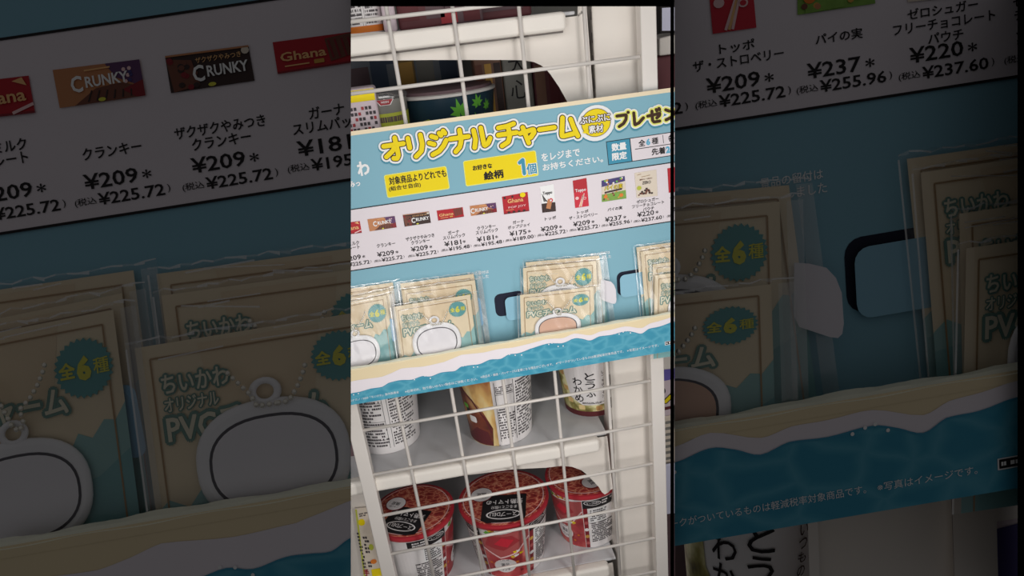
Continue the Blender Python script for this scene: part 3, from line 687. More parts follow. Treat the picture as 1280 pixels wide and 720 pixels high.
# black frame bars round the opening: real bars at the foreground plane
def side(x, y): return (640+(x-640)/S, 360+(y-360)/S)
fr = thing('black_frame', 'thin black metal frame along the opening between the dim displays', 'frame', M_near(*side(840, 715), 0))
for nm, x0, y0, x1, y1 in (('top_bar', 438.4, -12, 840, 8), ('upright', 838, -40, 842.6, 760), ('upright', 1272, -40, 1292, 760)):
    q = Part(); a = side(x0, y0); b = side(x1, y1)
    q.prism([a, (b[0], a[1]), b, (a[0], b[1])], -6, 34, 'black_metal'); q.build(nm, M_near, fr)

# ------------------------------------------------------------------ white wire rack in front of the shelving
def tube_pts(a, b, r, n=10):
    d = (b-a).normalized(); u = d.orthogonal().normalized(); w = d.cross(u); v = []
    for e, q in ((0, a), (1, b)):
        for i in range(n):
            t = 2*math.pi*i/n; v.append(q+u*(r*math.cos(t))+w*(r*math.sin(t)))
    f = [(i, (i+1) % n, n+(i+1) % n, n+i) for i in range(n)]+[tuple(range(n))[::-1], tuple(range(n, 2*n))]
    return [tuple(q) for q in v], f
YW = YB+.010
rk = thing('wire_rack', 'white wire grid rack end panel carrying the bright blue display', 'rack', atY(648, 716, YW))
def tube(name, a, b, r, parent, m='rack_white', Yo=0):
    q = Part(); v, f = tube_pts(atY(*a, YW+Yo), atY(*b, YW+Yo), r); q.add(v, f, m); o = q.build(name, ID, parent, smooth=True); return o
for a, b in (((393, 8), (541.5, 718)), ((482.5, 8), (603.7, 720)), ((565.7, 10), (662, 720)), ((648.7, 10), (718, 720)), ((730, 10), (775, 720))):
    k = 40/710.; a2 = (a[0]-(b[0]-a[0])*k, a[1]-(b[1]-a[1])*k); b2 = (b[0]+(b[0]-a[0])*k*2, b[1]+(b[1]-a[1])*k*2)
    tube('upright_wire', a2, b2, .0020, rk, Yo=.0035)
for x0, y0, x1, y1 in ((393, 32.4, 797, -14), (410, 121, 799.4, 70.8), (421, 210, 802, 150), (431, 292, 805, 228), (440, 372, 808, 303), (446, 452, 811, 372), (448, 492, 813, 425),
                       (450, 538.7, 814.6, 475.5), (460, 594.6, 815, 529.6), (475, 645, 816.5, 579.2), (487, 692.8, 818.3, 628), (497, 736, 819.5, 672), (508, 776, 821, 713.8)):
    tube('cross_wire', (x0, y0), (x1, y1), .0019, rk)
def post(pts_front, Y, th, name, parent, m='rack_white'):
    q = Part(); v = [atY(*p_, Y) for p_ in pts_front]; w = [p_+Vector((0, th, 0)) for p_ in v]
    q.add([tuple(c) for c in v+w], [(0, 1, 2, 3), (7, 6, 5, 4), (0, 4, 5, 1), (1, 5, 6, 2), (2, 6, 7, 3), (3, 7, 4, 0)], m)
    o = q.build(name, ID, parent); bevel(o, .0012); return o
post([(307.5, -20), (326.5, -20), (501.5, 750), (484, 750)], YW-.004, .016, 'post', rk)
post([(799.5, -20), (820, -20), (836.4, 750), (822, 750)], YW-.004, .016, 'post', rk)

# ------------------------------------------------------------------ shelving behind the rack
YP = YB+.028
M_pl = M_at(YP)
sh = thing('shelving_unit', 'white metal shelving with cut-out end brackets standing behind the wire rack', 'shelving', atY(640, 716, YP))
XR = atY(760, 560, YP).x; XL = atY(390, 560, YP).x - .06
def shelf(zf, parent, name='shelf'):
    q = Part(); box(q, (XL, YP+.002, zf-.0035), (XR, YP+.33, zf), 'shelf_grey'); o = q.build(name, ID, parent); bevel(o, .001, 2)
    q = Part(); box(q, (XL, YP-.013, zf-.0165), (XR-.012, YP+.003, zf+.001), 'shelf_rim'); r = q.build('shelf_rim', ID, o, base=sh.location.copy())
    bevel(r, .0045, 4)
    q = Part(); box(q, (XL, YP-.002, zf-.0185), (XR-.014, YP+.001, zf-.016), 'rim_shade_grey'); q.build('rim_shade', ID, o, base=sh.location.copy()); return o  # grey strip stands in for the shadow line under the rim
Z3 = atY(716, 713, YP-.006).z; Z2 = atY(700, 555.5, YP-.006).z; Z1 = atY(640, 23, YP-.006).z
Z1b = Z1-(Z1-Z2)*.36; Z1c = Z1-(Z1-Z2)*.69
ZL = [Z1+.17, Z1, Z1b, Z1c, Z2, Z3]
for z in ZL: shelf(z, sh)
# bracket plates with the rounded cut-outs
def plate(pts):
    q = Part(); q.prism(pts, -2, 0, 'metal_white'); return q.build('end_bracket', M_pl, sh)
plate([(395, 45), (640, 30), (721, 20), (733, 6), (737, 60), (742, 128), (709.5, 128), (699, 109), (688, 93), (683, 87), (676, 81.5), (667, 77.5), (655, 75.5), (640, 75), (540, 75), (395, 77)])
plate([(735, -80), (733, 12), (722, 22), (722, -80)])
plate([(400, 610), (560, 578), (690, 556), (759, 545), (766, 611), (763, 612.5), (760, 616), (756, 618), (752.5, 615.5), (748, 608), (734.6, 594), (727, 588), (715, 583.5), (703, 582.3), (683, 584.6), (643, 586.5), (560, 597), (470, 607), (400, 618)])
plate([(480, 776), (560, 742), (700, 717), (766, 703), (772, 760), (480, 820)])
post([(736, -60), (800, -60), (822, 740), (776.5, 740)], YP+.001, .045, 'upright', sh, 'metal_white')
q = Part()                                                     # slotted edge of the upright
for k in range(26):
    y = 12+k*28.5; x = 738.2+(y-12)*(776-738.2)/728.
    q.poly([(x-.7, y), (x+.3, y), (x+1.1, y+13), (x+.1, y+13)], 1.5, 'dark_gap')
q.build('slot_row', M_pl, sh)
q = Part(); box(q, (XL-.1, YP+.335, .45), (XR+.17, YP+.342, 1.75), 'pack_grey'); q.build('back_panel', ID, sh)
q = Part(); box(q, (XL+.01, YP+.02, .0), (XR-.01, YP+.3, .06), 'metal_white'); q.build('base', ID, sh)
q = Part(); box(q, (XR+.005, YP+.02, .0), (XR+.04, YP+.05, .7), 'metal_white'); q.build('foot', ID, sh)

# ------------------------------------------------------------------ cups: bodies of revolution with wrapped artwork
class Cup:
    """profile [(radius, height)], artwork placed by angle (deg, 0 = towards the viewer) and height"""
    def __init__(s, base, prof, label, cat, group=None, name='noodle_cup', tilt=0):
        s.b = base; s.prof = prof; s.root = thing(name, label, cat, base, group)
        s.a0 = math.atan2(CAM.y-base.y, CAM.x-base.x); s.tilt = tilt
    def rad(s, h):
        p_ = s.prof
        for (r0, h0), (r1, h1) in zip(p_, p_[1:]):
            if h1 > h0 and h0 <= h <= h1: return r0+(r1-r0)*(h-h0)/(h1-h0)
        return p_[-1][0]
    def pt(s, u, h, e=0):
        a = s.a0+math.radians(u); r = s.rad(h)+e
        return Vector((s.b.x+r*math.cos(a), s.b.y+r*math.sin(a), s.b.z+h))
    def lathe(s, name, prof, m, parent=None, n=64, cap=True):
        q = Part(); v = []
        for r, h in prof: v += [(s.b.x+r*math.cos(2*math.pi*i/n), s.b.y+r*math.sin(2*math.pi*i/n), s.b.z+h) for i in range(n)]
        f = [(j*n+i, j*n+(i+1) % n, (j+1)*n+(i+1) % n, (j+1)*n+i) for j in range(len(prof)-1) for i in range(n)]
        if cap: f += [tuple(range(n))[::-1], tuple(range((len(prof)-1)*n, len(prof)*n))]
        q.add(v, f, m); o = q.build(name, ID, parent or s.root, base=s.b, smooth=True)
        if parent: o.location = (0, 0, 0)
        o.modifiers.new('es', 'EDGE_SPLIT').split_angle = math.radians(40)
        return o
    def wrap(s, P, name, parent, e0=.0003):
        """P holds (u deg, h mm, layer) coordinates"""
        bm = bmesh.new(); vs = [bm.verts.new(q) for q in P.v]
        for f, i in P.f:
            try: q = bm.faces.new([vs[k] for k in f]); q.material_index = i
            except ValueError: pass
        bmesh.ops.triangulate(bm, faces=[f for f in bm.faces if len(f.verts) > 4])
        for u in range(-100, 101, 6):
            bmesh.ops.bisect_plane(bm, geom=bm.verts[:]+bm.edges[:]+bm.faces[:], dist=1e-5, plane_co=(u+.01, 0, 0), plane_no=(1, 0, 0))
        for v in bm.verts: v.co = s.pt(v.co.x, v.co.y/1000, e0+v.co.z*.00012)-s.b
        me = bpy.data.meshes.new(name); bm.to_mesh(me); bm.free()
        for m in P.m: me.materials.append(MATS[m])
        o = bpy.data.objects.new(name, me); C.objects.link(o); o.parent = parent
        if parent is s.root: o.location = (0, 0, 0)
        return o
AX = (Vector((1, 0)), Vector((0, -1)))     # artwork axes: right = +u, down = -h
def wt(P, t, u, h, w, hh, d, m, off=.01): P.text(t, u, h, w, hh, d, m, off, AX)
def rad_px(px, p_): return px*depth(p_)/F

def red_cup(bpx, bpy_, hwtop, H, label, seed, lidrot, front):
    b = atZ(bpx, bpy_, Z3); top = b+Vector((0, 0, H)); R = rad_px(hwtop, top); r0 = R*.74
    prof = [(r0, 0), (r0+.001, .001), (R*.96, H-.006)]
    c = Cup(b, [(r0, 0), (R*.95, H)], label, 'soup cup', 'red lidded soup cups on the lower shelf', 'soup_cup')
    body = c.lathe('cup_body', [(r0*.9, .0), (r0, .0012), (R*.945, H-.005), (R*.945, H-.001)], 'cup_white')
    rim = c.lathe('rim', [(R*.94, H-.007), (R*.985, H-.006), (R, H-.003), (R*.995, H-.0005), (R*.97, H), (R*.93, H)], 'red_rim')
    lid = c.lathe('lid', [(R*.93, H-.002), (R*.93, H+.0003), (R*.5, H+.0008)], 'soup_photo')
    P = Part(); hm = H*1000; D = math.degrees
    w = lambda mm: math.degrees(mm/1000/R)
    def patch(u0, u1, h0, h1, d, m): P.poly([(u0, h0), (u1, h0), (u1, h1), (u0, h1)], d, m)
    f0 = front
    patch(-100, 100, 0.5, hm-7, 0, 'cup_white')
    # photo side
    patch(f0-34, f0+34, 1, hm-8, 1, 'tomato_print')
    P.poly([(f0-34, hm*.52), (f0-10, hm*.36), (f0+22, hm*.5), (f0+34, hm*.72), (f0+34, hm-8), (f0-34, hm-8)], 2, 'bright_red')
    P.poly([(f0-34, hm*.8), (f0+34, hm*.9), (f0+34, hm-8), (f0-34, hm-8)], 3, 'cup_white')
    for k in range(11): P.disc(f0-20+rnd2.random()*30, hm*.86+rnd2.random()*4, 2.6, 1.6, 4+.1*k, ['yellow', 'red', 'gold', 'orange'][k % 4], 7)
    P.disc(f0-22, hm*.86, 5, 3, 5.5, 'leaf_green', 9, .2)
    P.poly([(f0-30, hm*.62), (f0-4, hm*.54), (f0+20, hm*.68), (f0+10, hm*.8), (f0-22, hm*.8)], 4.5, 'red')
    P.poly([(f0-16, hm*.66), (f0+2, hm*.6), (f0+12, hm*.72), (f0-4, hm*.78)], 5, 'strawberry')
    P.stroke([(f0-33, hm*.56), (f0-10, hm*.40), (f0+14, hm*.47), (f0+33, hm*.7)], 2.2, 5.5, 'pink')
    for k in range(8): P.disc(f0+14+rnd2.uniform(-7, 7), hm*.45+rnd2.uniform(-5, 5), 3.2, 2, 6+.1*k, ['yellow', 'cup_white', 'gold'][k % 3], 7, .3)
    for k in range(14): P.disc(f0+rnd2.uniform(-30, 30), hm*.2+rnd2.uniform(-10, 10), 2.5, 1.8, 3+.1*k, ['bright_red', 'deep_red', 'orange'][k % 3], 7)
    P.disc(f0-5, hm*.25, 17, 12.6, 7, 'pink', 24); P.disc(f0-5, hm*.25, 16, 11.8, 7.5, 'cup_white', 24)
    wt(P, '満足', f0-5, hm*.27, 13, 6, 8, 'cup_ink', .02); wt(P, 'ランチ', f0-5, hm*.18, 14, 4, 8, 'cup_ink', .02); wt(P, 'これ1杯', f0-5, hm*.36, 14, 3, 8, 'cup_ink', .01)
    # black band
    for g, sgn in ((f0+35, 1), (f0-35, -1)):
        a, b_ = (g, g+60) if sgn > 0 else (g-60, g)
        patch(a, b_, hm*.76, hm-9, 2, 'cup_black'); cx = g+sgn*16
        P.disc(cx, hm*.85, 14, 4, 2.5, 'cup_white', 24); P.disc(cx, hm*.85, 12.6, 3.3, 3, 'cup_black', 24); wt(P, 'スープDELI', cx, hm*.85, 20, 3.4, 3.5, 'cup_white')
        P.dashes(g+sgn*42, hm*.84, 22, 8, 2, 3, 'cup_white', seed, AX)
        patch(*sorted((g, g+sgn*7)), 1, hm*.76, 2, 'deep_red')
        for k in range(5): P.disc(g+sgn*3.5, hm*(.1+.13*k), 4, 3, 2.5+.1*k, ['bright_red', 'gold', 'cup_white'][k % 3], 8)
        P.dashes(g+sgn*24, hm*.62, 26, hm*.22, 6, 3, 'cup_ink', seed+1, AX, .85)
        P.dashes(g+sgn*33, hm*.3, 42, hm*.38, 11, 3, 'cup_ink', seed+2, AX, .85)
        P.rrect(g+sgn*24, hm*.62, 30, hm*.25, .5, 2.5, 'print_white', ax=AX); P.line((g+sgn*9, hm*.48), (g+sgn*52, hm*.48), .5, 3, 'cup_ink')
    c.wrap(P, 'printed_sleeve', c.root)
    # lid artwork, flat on the lid
    P = Part(); a0 = c.a0+math.radians(lidrot); ex = Vector((-math.sin(a0), math.cos(a0))); ey = Vector((math.cos(a0), math.sin(a0)))
    ax = (ex, ey)                          # x to the right, y towards the viewer (down the picture)
    r = R*.93
    def chord(y): return math.sqrt(max(0, (r*.985)**2-y*y))
    ring = lambda rr_: [(rr_*math.cos(2*math.pi*i/56), rr_*math.sin(2*math.pi*i/56)) for i in range(56)]
    o_, i_ = P.loc(0, 0, ring(r*.96), ax), P.loc(0, 0, ring(r*.94), ax)
    P.add([(*q, 1) for q in o_+i_], [(k, (k+1) % 56, 56+(k+1) % 56, 56+k) for k in range(56)], 'pink')
    pts = [(-r*.34, y) for y in ()]
    yy = [-r*.04+(r*.97)*k/10 for k in range(11)]
    blk = [(-min(r*.47, chord(y)), y) for y in yy]+[(min(r*.55, chord(y)), y) for y in yy[::-1]]
    P.poly(P.loc(0, 0, blk, ax), 2, 'cup_black')
    P.text('スープDELI', *P.loc(0, 0, [(r*.04, r*.66)], ax)[0], r*.62, r*.15, 4, 'cup_white', .01, ax, -1)
    e1 = P.loc(0, 0, [(r*.04+r*.4*math.cos(2*math.pi*i/32), r*.66+r*.17*math.sin(2*math.pi*i/32)) for i in range(32)], ax)
    e2 = P.loc(0, 0, [(r*.04+r*.36*math.cos(2*math.pi*i/32), r*.66+r*.14*math.sin(2*math.pi*i/32)) for i in range(32)], ax)
    P.add([(*q, 3.5) for q in e1+e2], [(k, (k+1) % 32, 32+(k+1) % 32, 32+k) for k in range(32)], 'cup_white')
    P.text('完熟トマトの', *P.loc(0, 0, [(r*.04, r*.22)], ax)[0], r*.84, r*.17, 4, 'cup_white', .03, ax, -1)
    P.text('まるごと1個分', *P.loc(0, 0, [(r*.04, r*.41)], ax)[0], r*.6, r*.11, 4, 'cup_white', .01, ax, -1)
    d = P.loc(0, 0, [(-r*.52, -r*.1)], ax)[0]
    P.poly([(d[0]+r*.27*math.cos(2*math.pi*i/28), d[1]+r*.27*math.sin(2*math.pi*i/28)) for i in range(28)], 3, 'deep_red')
    P.poly([(d[0]+r*.25*math.cos(2*math.pi*i/28), d[1]+r*.25*math.sin(2*math.pi*i/28)) for i in range(28)], 3.6, 'cup_white')
    P.text('満足', d[0], d[1], r*.24, r*.12, 5, 'cup_ink', .02, ax, -1); P.text('これ1杯', *P.loc(d[0], d[1], [(0, r*.12)], ax)[0], r*.26, r*.06, 5, 'cup_ink', .0, ax, -1)
    lo = P.build('lid_print', lambda x, y, z: Vector((b.x+x, b.y+y, b.z+H+.0010+z*.00012)), None, base=b); lo.parent = lid; lo.location = (0, 0, 0)
    return c
rnd2 = random.Random(5)
HC = .092
red_cup(529, 708, 52.8, HC, 'red lidded soup cup at left of the lower shelf, beside the rack post', 1, -35, 78)
red_cup(639, 692, 57, HC, 'red lidded soup cup in the middle of the lower shelf, tomato picture facing out', 2, -8, -6)
red_cup(736, 660, 49, HC, 'red lidded soup cup at right of the lower shelf, partly under the bracket', 3, 120, -42)

def tall_cup(bpx, bpy_, hw, H, Z, label, kind, group='tall noodle cups on the shelf under the display', b=None):
    b = b or atZ(bpx, bpy_, Z); r0 = rad_px(hw, b); R = r0*1.22
    c = Cup(b, [(r0, 0), (R, H)], label, 'noodle cup', group, 'noodle_cup')
    c.lathe('cup_body', [(r0*.93, 0), (r0, .0015), (R, H-.004)], 'cup_white')
    c.lathe('rim', [(R, H-.006), (R*1.04, H-.005), (R*1.04, H-.001), (R*.98, H)], 'cup_white')
    c.lathe('lid', [(R*1.0, H-.001), (R*1.0, H+.0006), (R*.5, H+.001)], 'pack_grey')
    P = Part(); hm = H*1000
    def patch(u0, u1, h0, h1, d, m): P.poly([(u0, h0), (u1, h0), (u1, h1), (u0, h1)], d, m)
    if kind == 'text':
        patch(-100, 100, .5, hm-6, 0, 'cup_white')
        P.dashes(-28, hm*.46, 50, hm*.72, 17, 1, 'cup_ink', 11, AX, .8); P.dashes(30, hm*.46, 44, hm*.72, 19, 1, 'cup_ink', 12, AX, .8)
        for u in (-56, -2, 5): P.line((u, hm*.08), (u, hm*.85), .7, 2, 'cup_ink')
        for h in (.2, .45, .7): P.line((-56, hm*h), (-2, hm*h), .5, 2, 'cup_ink')
        patch(5, 60, hm*.74, hm*.8, 2, 'pack_pink')
    if kind == 'photo':
        patch(-5, 100, .5, hm-6, 0, 'cup_white')
        patch(-100, -8, .5, hm-6, 1, 'noodle_print')
        P.poly([(-100, 2), (-18, 1), (-14, hm*.25), (-30, hm*.52), (-60, hm*.7), (-100, hm*.75)], 2, 'soup_bowl_print')
        P.poly([(-100, 2), (-18, 1), (-24, hm*.2), (-45, hm*.24), (-70, hm*.1)], 3, 'maroon')
        P.stroke([(-75, hm*.78), (-44, hm*.6), (-24, hm*.36), (-18, hm*.2)], 3, 4, 'maroon'); P.stroke([(-75, hm*.84), (-40, hm*.64), (-20, hm*.4)], 1.4, 5, 'noodle_print')
        P.rrect(-50, hm*.34, 16, 9, 3, 5, 'cup_white', ax=AX); P.rrect(-62, hm*.5, 12, 6, 2, 5, 'leaf_green', ax=AX); P.rrect(-58, hm*.44, 10, 7, 3, 4.6, 'cup_black', ax=AX)
        P.dashes(11, hm*.75, 26, hm*.1, 4, 2, 'cup_ink', 21, AX); P.dashes(11, hm*.3, 26, hm*.42, 12, 2, 'cup_ink', 22, AX); P.dashes(52, hm*.45, 44, hm*.74, 20, 2, 'cup_ink', 23, AX)
        for u in (-3, 26): P.line((u, hm*.06), (u, hm*.85), .8, 3, 'cup_ink')
        for h in (.69, .53): P.line((-3, hm*h), (26, hm*h), .5, 3, 'cup_ink')
    if kind == 'wakame':
        patch(-100, 100, .5, hm-6, 0, 'cup_white')
        patch(-20, 100, 1, hm*.21, 1, 'tofu_print'); P.poly([(-100, 1), (-20, 1), (-20, hm*.21), (-44, hm*.32), (-100, hm*.32)], 1, 'tofu_print'); P.poly([(-100, hm*.32), (-44, hm*.32), (-56, hm-6), (-100, hm-6)], 1, 'tofu_print')
        patch(-100, 100, .8, hm*.1, 2, 'maroon')
        for k, (u, h) in enumerate(((-54, .45), (-60, .7), (-46, .26), (-22, .17), (12, .15), (28, .16))): P.rrect(u, hm*h, 13, 7, 2, 2+.1*k, 'noodle_print', ax=AX)
        for col, u, t0_ in (('とうふ', -2, 60), ('わかめ', -25, 52.5)):
            for k, ch in enumerate(col): wt(P, ch, u, t0_-k*12.2, 17, 10.8, 3, 'print_black', .012)
        for k, ch in enumerate('いつものみそ汁'): wt(P, ch, 22, 64-k*5.8, 7, 4.4, 3, 'brown_ink', .01)
        P.dashes(2, 21, 44, 3, 2, 3, 'cup_ink', 31, AX)
    c.wrap(P, 'printed_sleeve', c.root); return c
tall_cup(487, 546, 38, .105, Z2, 'white printed noodle cup by the left rack post under the display', 'text')
tall_cup(627, 536, 38, .105, Z2, 'noodle cup with brown noodle picture beside white text, centre of the shelf', 'photo')
tall_cup(741, 503, 34, .085, Z2, 'soup cup with large brush lettering at right end of the shelf', 'wakame')

# ------------------------------------------------------------------ goods higher up
def goods_box(name, corners, Y, th, m, label, cat, group=None, deco=None):
    """corners TL TR BR BL in the photo, at distance Y"""
    q = Part(); v = [atY(*p_, Y) for p_ in corners]; base = (v[2]+v[3])/2
    root = thing(name, label, cat, base, group)
    w = [p_+Vector((0, th, 0)) for p_ in v]
    q.add([tuple(c) for c in v+w], [(0, 1, 2, 3), (7, 6, 5, 4), (0, 4, 5, 1), (1, 5, 6, 2), (2, 6, 7, 3), (3, 7, 4, 0)], m)
    o = q.build('pack', ID, root); bevel(o, .002)
    if deco:
        P = Part(); deco(P, corners); P.build('print', M_at(Y-.0003), root)
    return root
zb = Z1b
def g(px, py, Z): return atZ(px, py, Z)
# upper shelf
def cup_top():
    x_ = atY(456, 35, YP+.045); c = tall_cup(0, 0, 22, .09, Z1, 'white noodle cup with an orange band on the topmost shelf', 'text', None, Vector((x_.x, x_.y, Z1+.001)))
    P = Part(); P.poly([(-100, 2), (100, 2), (100, 8), (-100, 8)], 4, 'orange'); c.wrap(P, 'orange_band', c.root)
cup_top()
def on_shelf(px, w, h, d, Z, back, m, name, label, cat, group=None, deco=None):
    """box of w x d x h metres standing on a shelf, left front corner seen at column px"""
    Y = YP+back; X = atY(px, 60 if Z > Z1b+.01 else 130, Y).x
    base = Vector((X+w/2, Y+d/2, Z)); root = thing(name, label, cat, base, group)
    q = Part(); box(q, (X, Y, Z+.0003), (X+w, Y+d, Z+h), m); o = q.build('pack', ID, root); bevel(o, .003)
    if deco: P = Part(); deco(P, X, Y, Z); P.build('print', ID, root)
def deco_bands(cols, w, h):
    def f(P, X, Y, Z):
        n = len(cols)
        for k, c in enumerate(cols):
            x0 = X+w*(k+.12)/n; x1 = X+w*(k+.85)/n
            P.add([(x0, Y-.0006, Z+h*.12), (x1, Y-.0006, Z+h*.12), (x1, Y-.0006, Z+h*.8), (x0, Y-.0006, Z+h*.8)], [(0, 1, 2, 3)], c)
    return f
on_shelf(484, .013, .032, .02, Z1, .025, 'pack_pink', 'sachet', 'small pale sachet beside the white cup on the topmost shelf', 'sachet')
on_shelf(503, .05, .07, .06, Z1, .035, 'pack_maroon', 'food_pack', 'dark maroon pack left of the red striped pack on the topmost shelf', 'pack', None, deco_bands(['maroon', 'pack_dark'], .05, .07))
on_shelf(553, .045, .06, .06, Z1, .035, 'pack_dark', 'food_pack', 'dark pack with a red stripe on the topmost shelf', 'pack', None, deco_bands(['red', 'maroon'], .045, .02))
on_shelf(598, .06, .07, .08, Z1, .06, 'pack_maroon', 'food_pack', 'brown pack at right on the topmost shelf', 'pack', None, deco_bands(['pack_dark'], .06, .07))
# compartment above the display: row of packs at the back
for px, w, m, lb, dc in ((436, .035, 'pack_slate', 'grey pack at left of the dark compartment above the display', ['pack_dark']), (468, .038, 'pack_navy', 'dark blue pack behind the bowl above the display', ['pack_navy', 'pack_slate']),
                         (503, .022, 'pack_ochre', 'ochre pack between blue and grey packs above the display', ['gold']), (524, .055, 'pack_slate', 'slate pack with blue square behind the bowl above the display', ['pack_grey', 'pack_navy'])):
    on_shelf(px, w, .17, .03, zb, .17, m, 'food_pack', lb, 'pack', 'packs at the back of the upper compartment', deco_bands(dc, w, .17))
def brush(P, X, Y, Z):
    for ch, x, z in (('犬', .016, .125), ('心', .016, .098)):
        P.text(ch, X+x, Z+z, .02, .02, 0, 'print_black', .03, (Vector((1, 0)), Vector((0, -1))))
    P.v = [(a, Y-.0006, b_) if c_ == 0 else (a, b_, c_) for a, b_, c_ in P.v]
on_shelf(598, .030, .16, .03, zb, .08, 'pack_brown', 'noodle_pack', 'brown tied noodle pack right of the leafy bowl', 'pack', 'brown packs right of the bowl', deco_bands(['choc_brown', 'gold', 'choc_dark'], .030, .16))
on_shelf(633, .032, .16, .03, zb, .08, 'pack_grey', 'noodle_pack', 'grey pack with black brush characters right of the leafy bowl', 'pack', 'brown packs right of the bowl', brush)
on_shelf(670, .045, .15, .04, zb, .08, 'pack_maroon', 'noodle_pack', 'maroon and tan pack at right of the dark compartment', 'pack', 'brown packs right of the bowl', deco_bands(['pack_brown', 'maroon', 'choc_brown'], .045, .15))
# big navy bowl with leaves
top = atY(556, 113, YP+.075); R = rad_px(63, top); H = top.z-zb
b = Vector((top.x, top.y, zb))
c = Cup(b, [(R*.72, 0), (R*.97, H)], 'large navy noodle bowl printed with green maple leaves above the display', 'noodle bowl', None, 'noodle_bowl')
c.lathe('bowl_body', [(R*.66, 0), (R*.72, .002), (R*.97, H-.003)], 'navy_bowl')
c.lathe('rim', [(R*.96, H-.003), (R*1.0, H-.0025), (R*1.0, H), (R*.95, H+.001)], 'bowl_rim')
c.lathe('lid', [(R*.95, H), (R*.93, H+.004), (R*.3, H+.006)], 'pack_dark')
P = Part(); hm = H*1000
def maple(cx, cy, s_, d):
    for k, (a, l) in enumerate(((90, 1), (45, .85), (135, .85), (5, .8), (175, .8), (-40, .55), (220, .55))):
        a = math.radians(a+12); e = Vector((math.cos(a), math.sin(a))); n = Vector((-e.y, e.x))
        P.poly([(cx, cy), (cx+(e.x*.45*l+n.x*.17)*s_, cy+(e.y*.45*l+n.y*.17)*s_), (cx+e.x*l*s_, cy+e.y*l*s_), (cx+(e.x*.45*l-n.x*.17)*s_, cy+(e.y*.45*l-n.y*.17)*s_)], d+.1*k, 'leaf_green')
for u, h, s_ in ((14, hm-19, 15), (38, hm-13, 11), (36, hm-33, 12), (54, hm-18, 9), (52, hm-34, 11), (16, hm-42, 13)): maple(u, h, s_, 1)
P.disc(-27, hm-31, 10, 9, 2, 'lime', 8); P.disc(-27, hm-31, 8, 7, 2.5, 'olive' if 'olive' in MATS else 'lime', 8)
c.wrap(P, 'printed_sleeve', c.root)
# clear lidded cup with the red mark
top = atY(481, 119, YP+.032); R = rad_px(27, top); H = top.z-zb; b = Vector((top.x, top.y, zb))
c = Cup(b, [(R*.72, 0), (R*.98, H)], 'cup with clear lid, red mark and yellow green label above the display', 'noodle cup', None, 'noodle_cup')
c.lathe('cup_body', [(R*.68, 0), (R*.72, .002), (R*.97, H-.003)], 'pack_grey')
c.lathe('lid', [(R*.97, H-.003), (R*1.03, H-.002), (R*1.03, H), (R*.9, H+.004), (R*.3, H+.005)], 'clear_lid')
P = Part(); hm = H*1000
P.poly([(-28, hm-2), (22, hm-2), (11, hm-8), (-17, hm-8)], 2, 'cup_white'); P.poly([(-25, hm-2.5), (19, hm-2.5), (9, hm-7.5), (-15, hm-7.5)], 3, 'red')
wt(P, 'NISSIN', -3, hm-4.7, 20, 2, 4, 'cup_white', .02)
P.poly([(-100, hm-40), (100, hm-40), (100, hm-16), (-100, hm-16)], 2, 'lime'); P.dashes(0, hm-22, 90, 9, 1, 3, 'pack_dark', 8, AX); P.dashes(0, hm-30, 90, 4, 2, 3, 'cup_ink', 9, AX)
c.wrap(P, 'printed_sleeve', c.root)
def deco_yel(P, X, Y, Z):
    A = lambda x, z: (X+x, Y-.0006, Z+z)
    h = .1235
    P.add([A(0, h), A(.035, h), A(.035, h-.011), A(0, h-.011)], [(0, 1, 2, 3)], 'yellow')
    for r in range(6):
        for k in range(9):
            if (r*5+k*3) % 4: P.add([A(.002+k*.0036, h-.016-r*.005), A(.0045+k*.0036, h-.016-r*.005), A(.0045+k*.0036, h-.019-r*.005), A(.002+k*.0036, h-.019-r*.005)], [(0, 1, 2, 3)], 'red' if (r+k) % 5 == 0 else 'cup_ink')
on_shelf(424, .036, .125, .03, zb, .006, 'pack_pink', 'food_pack', 'pink pack with yellow top edge at far left above the display', 'pack', None, deco_yel)

# ------------------------------------------------------------------ slivers of the neighbouring shelves
def sliver(name, c, Y, th, m, label, cat, deco=None, group=None): return goods_box(name, c, Y, th, m, label, cat, group, deco)
def d_card(P, c): P.poly([(827.5, 10), (860, 8), (860, 38), (827.5, 38.5)], .4, 'lavender')
sliver('price_card_holder', [(824.5, 4), (870, 0), (870, 40), (825, 42)], YB+.10, .004, 'dark_gap', 'price card in a dark holder seen right of the rack at top', 'price card', d_card)
sliver('shelf_bracket', [(824.5, 48), (870, 36), (870, 64), (824.5, 70)], YB+.105, .05, 'metal_white', 'white shelf edge below the price card, right of the rack', 'shelf')
sliver('food_box', [(819, 71), (876, 64), (876, 128), (820, 134)], YB+.115, .06, 'pack_maroon', 'dark maroon box under the white shelf edge right of the rack', 'box')
sliver('shelf_bracket', [(826, 436), (880, 428), (880, 458), (826, 463)], YB+.10, .05, 'metal_white', 'white shelf edge directly under the display at right of the rack', 'shelf')
def d_pur(P, c):
    P.poly([(826, 463), (860, 456), (860, 470), (826, 477)], .4, 'purple'); P.stroke([(832, 502), (840, 494)], 6, .6, 'print_black'); P.stroke([(832, 502), (840, 494)], 4, .8, 'yellow'); P.disc(829, 489, 3, 4, .6, 'print_black', 14)
    P.poly([(826, 510), (860, 503), (860, 506), (826, 514)], .6, 'maroon')
sliver('printed_box', [(824, 463), (880, 452), (880, 512), (825, 522)], YB+.11, .05, 'pack_pink', 'pale box with purple top and yellow shape right of the rack', 'box', d_pur)
def d_lines(P, c):
    for k in range(7): P.rrect(835, 528+k*7.5, 7, 3.4, 1.2, .4, 'pack_grey')
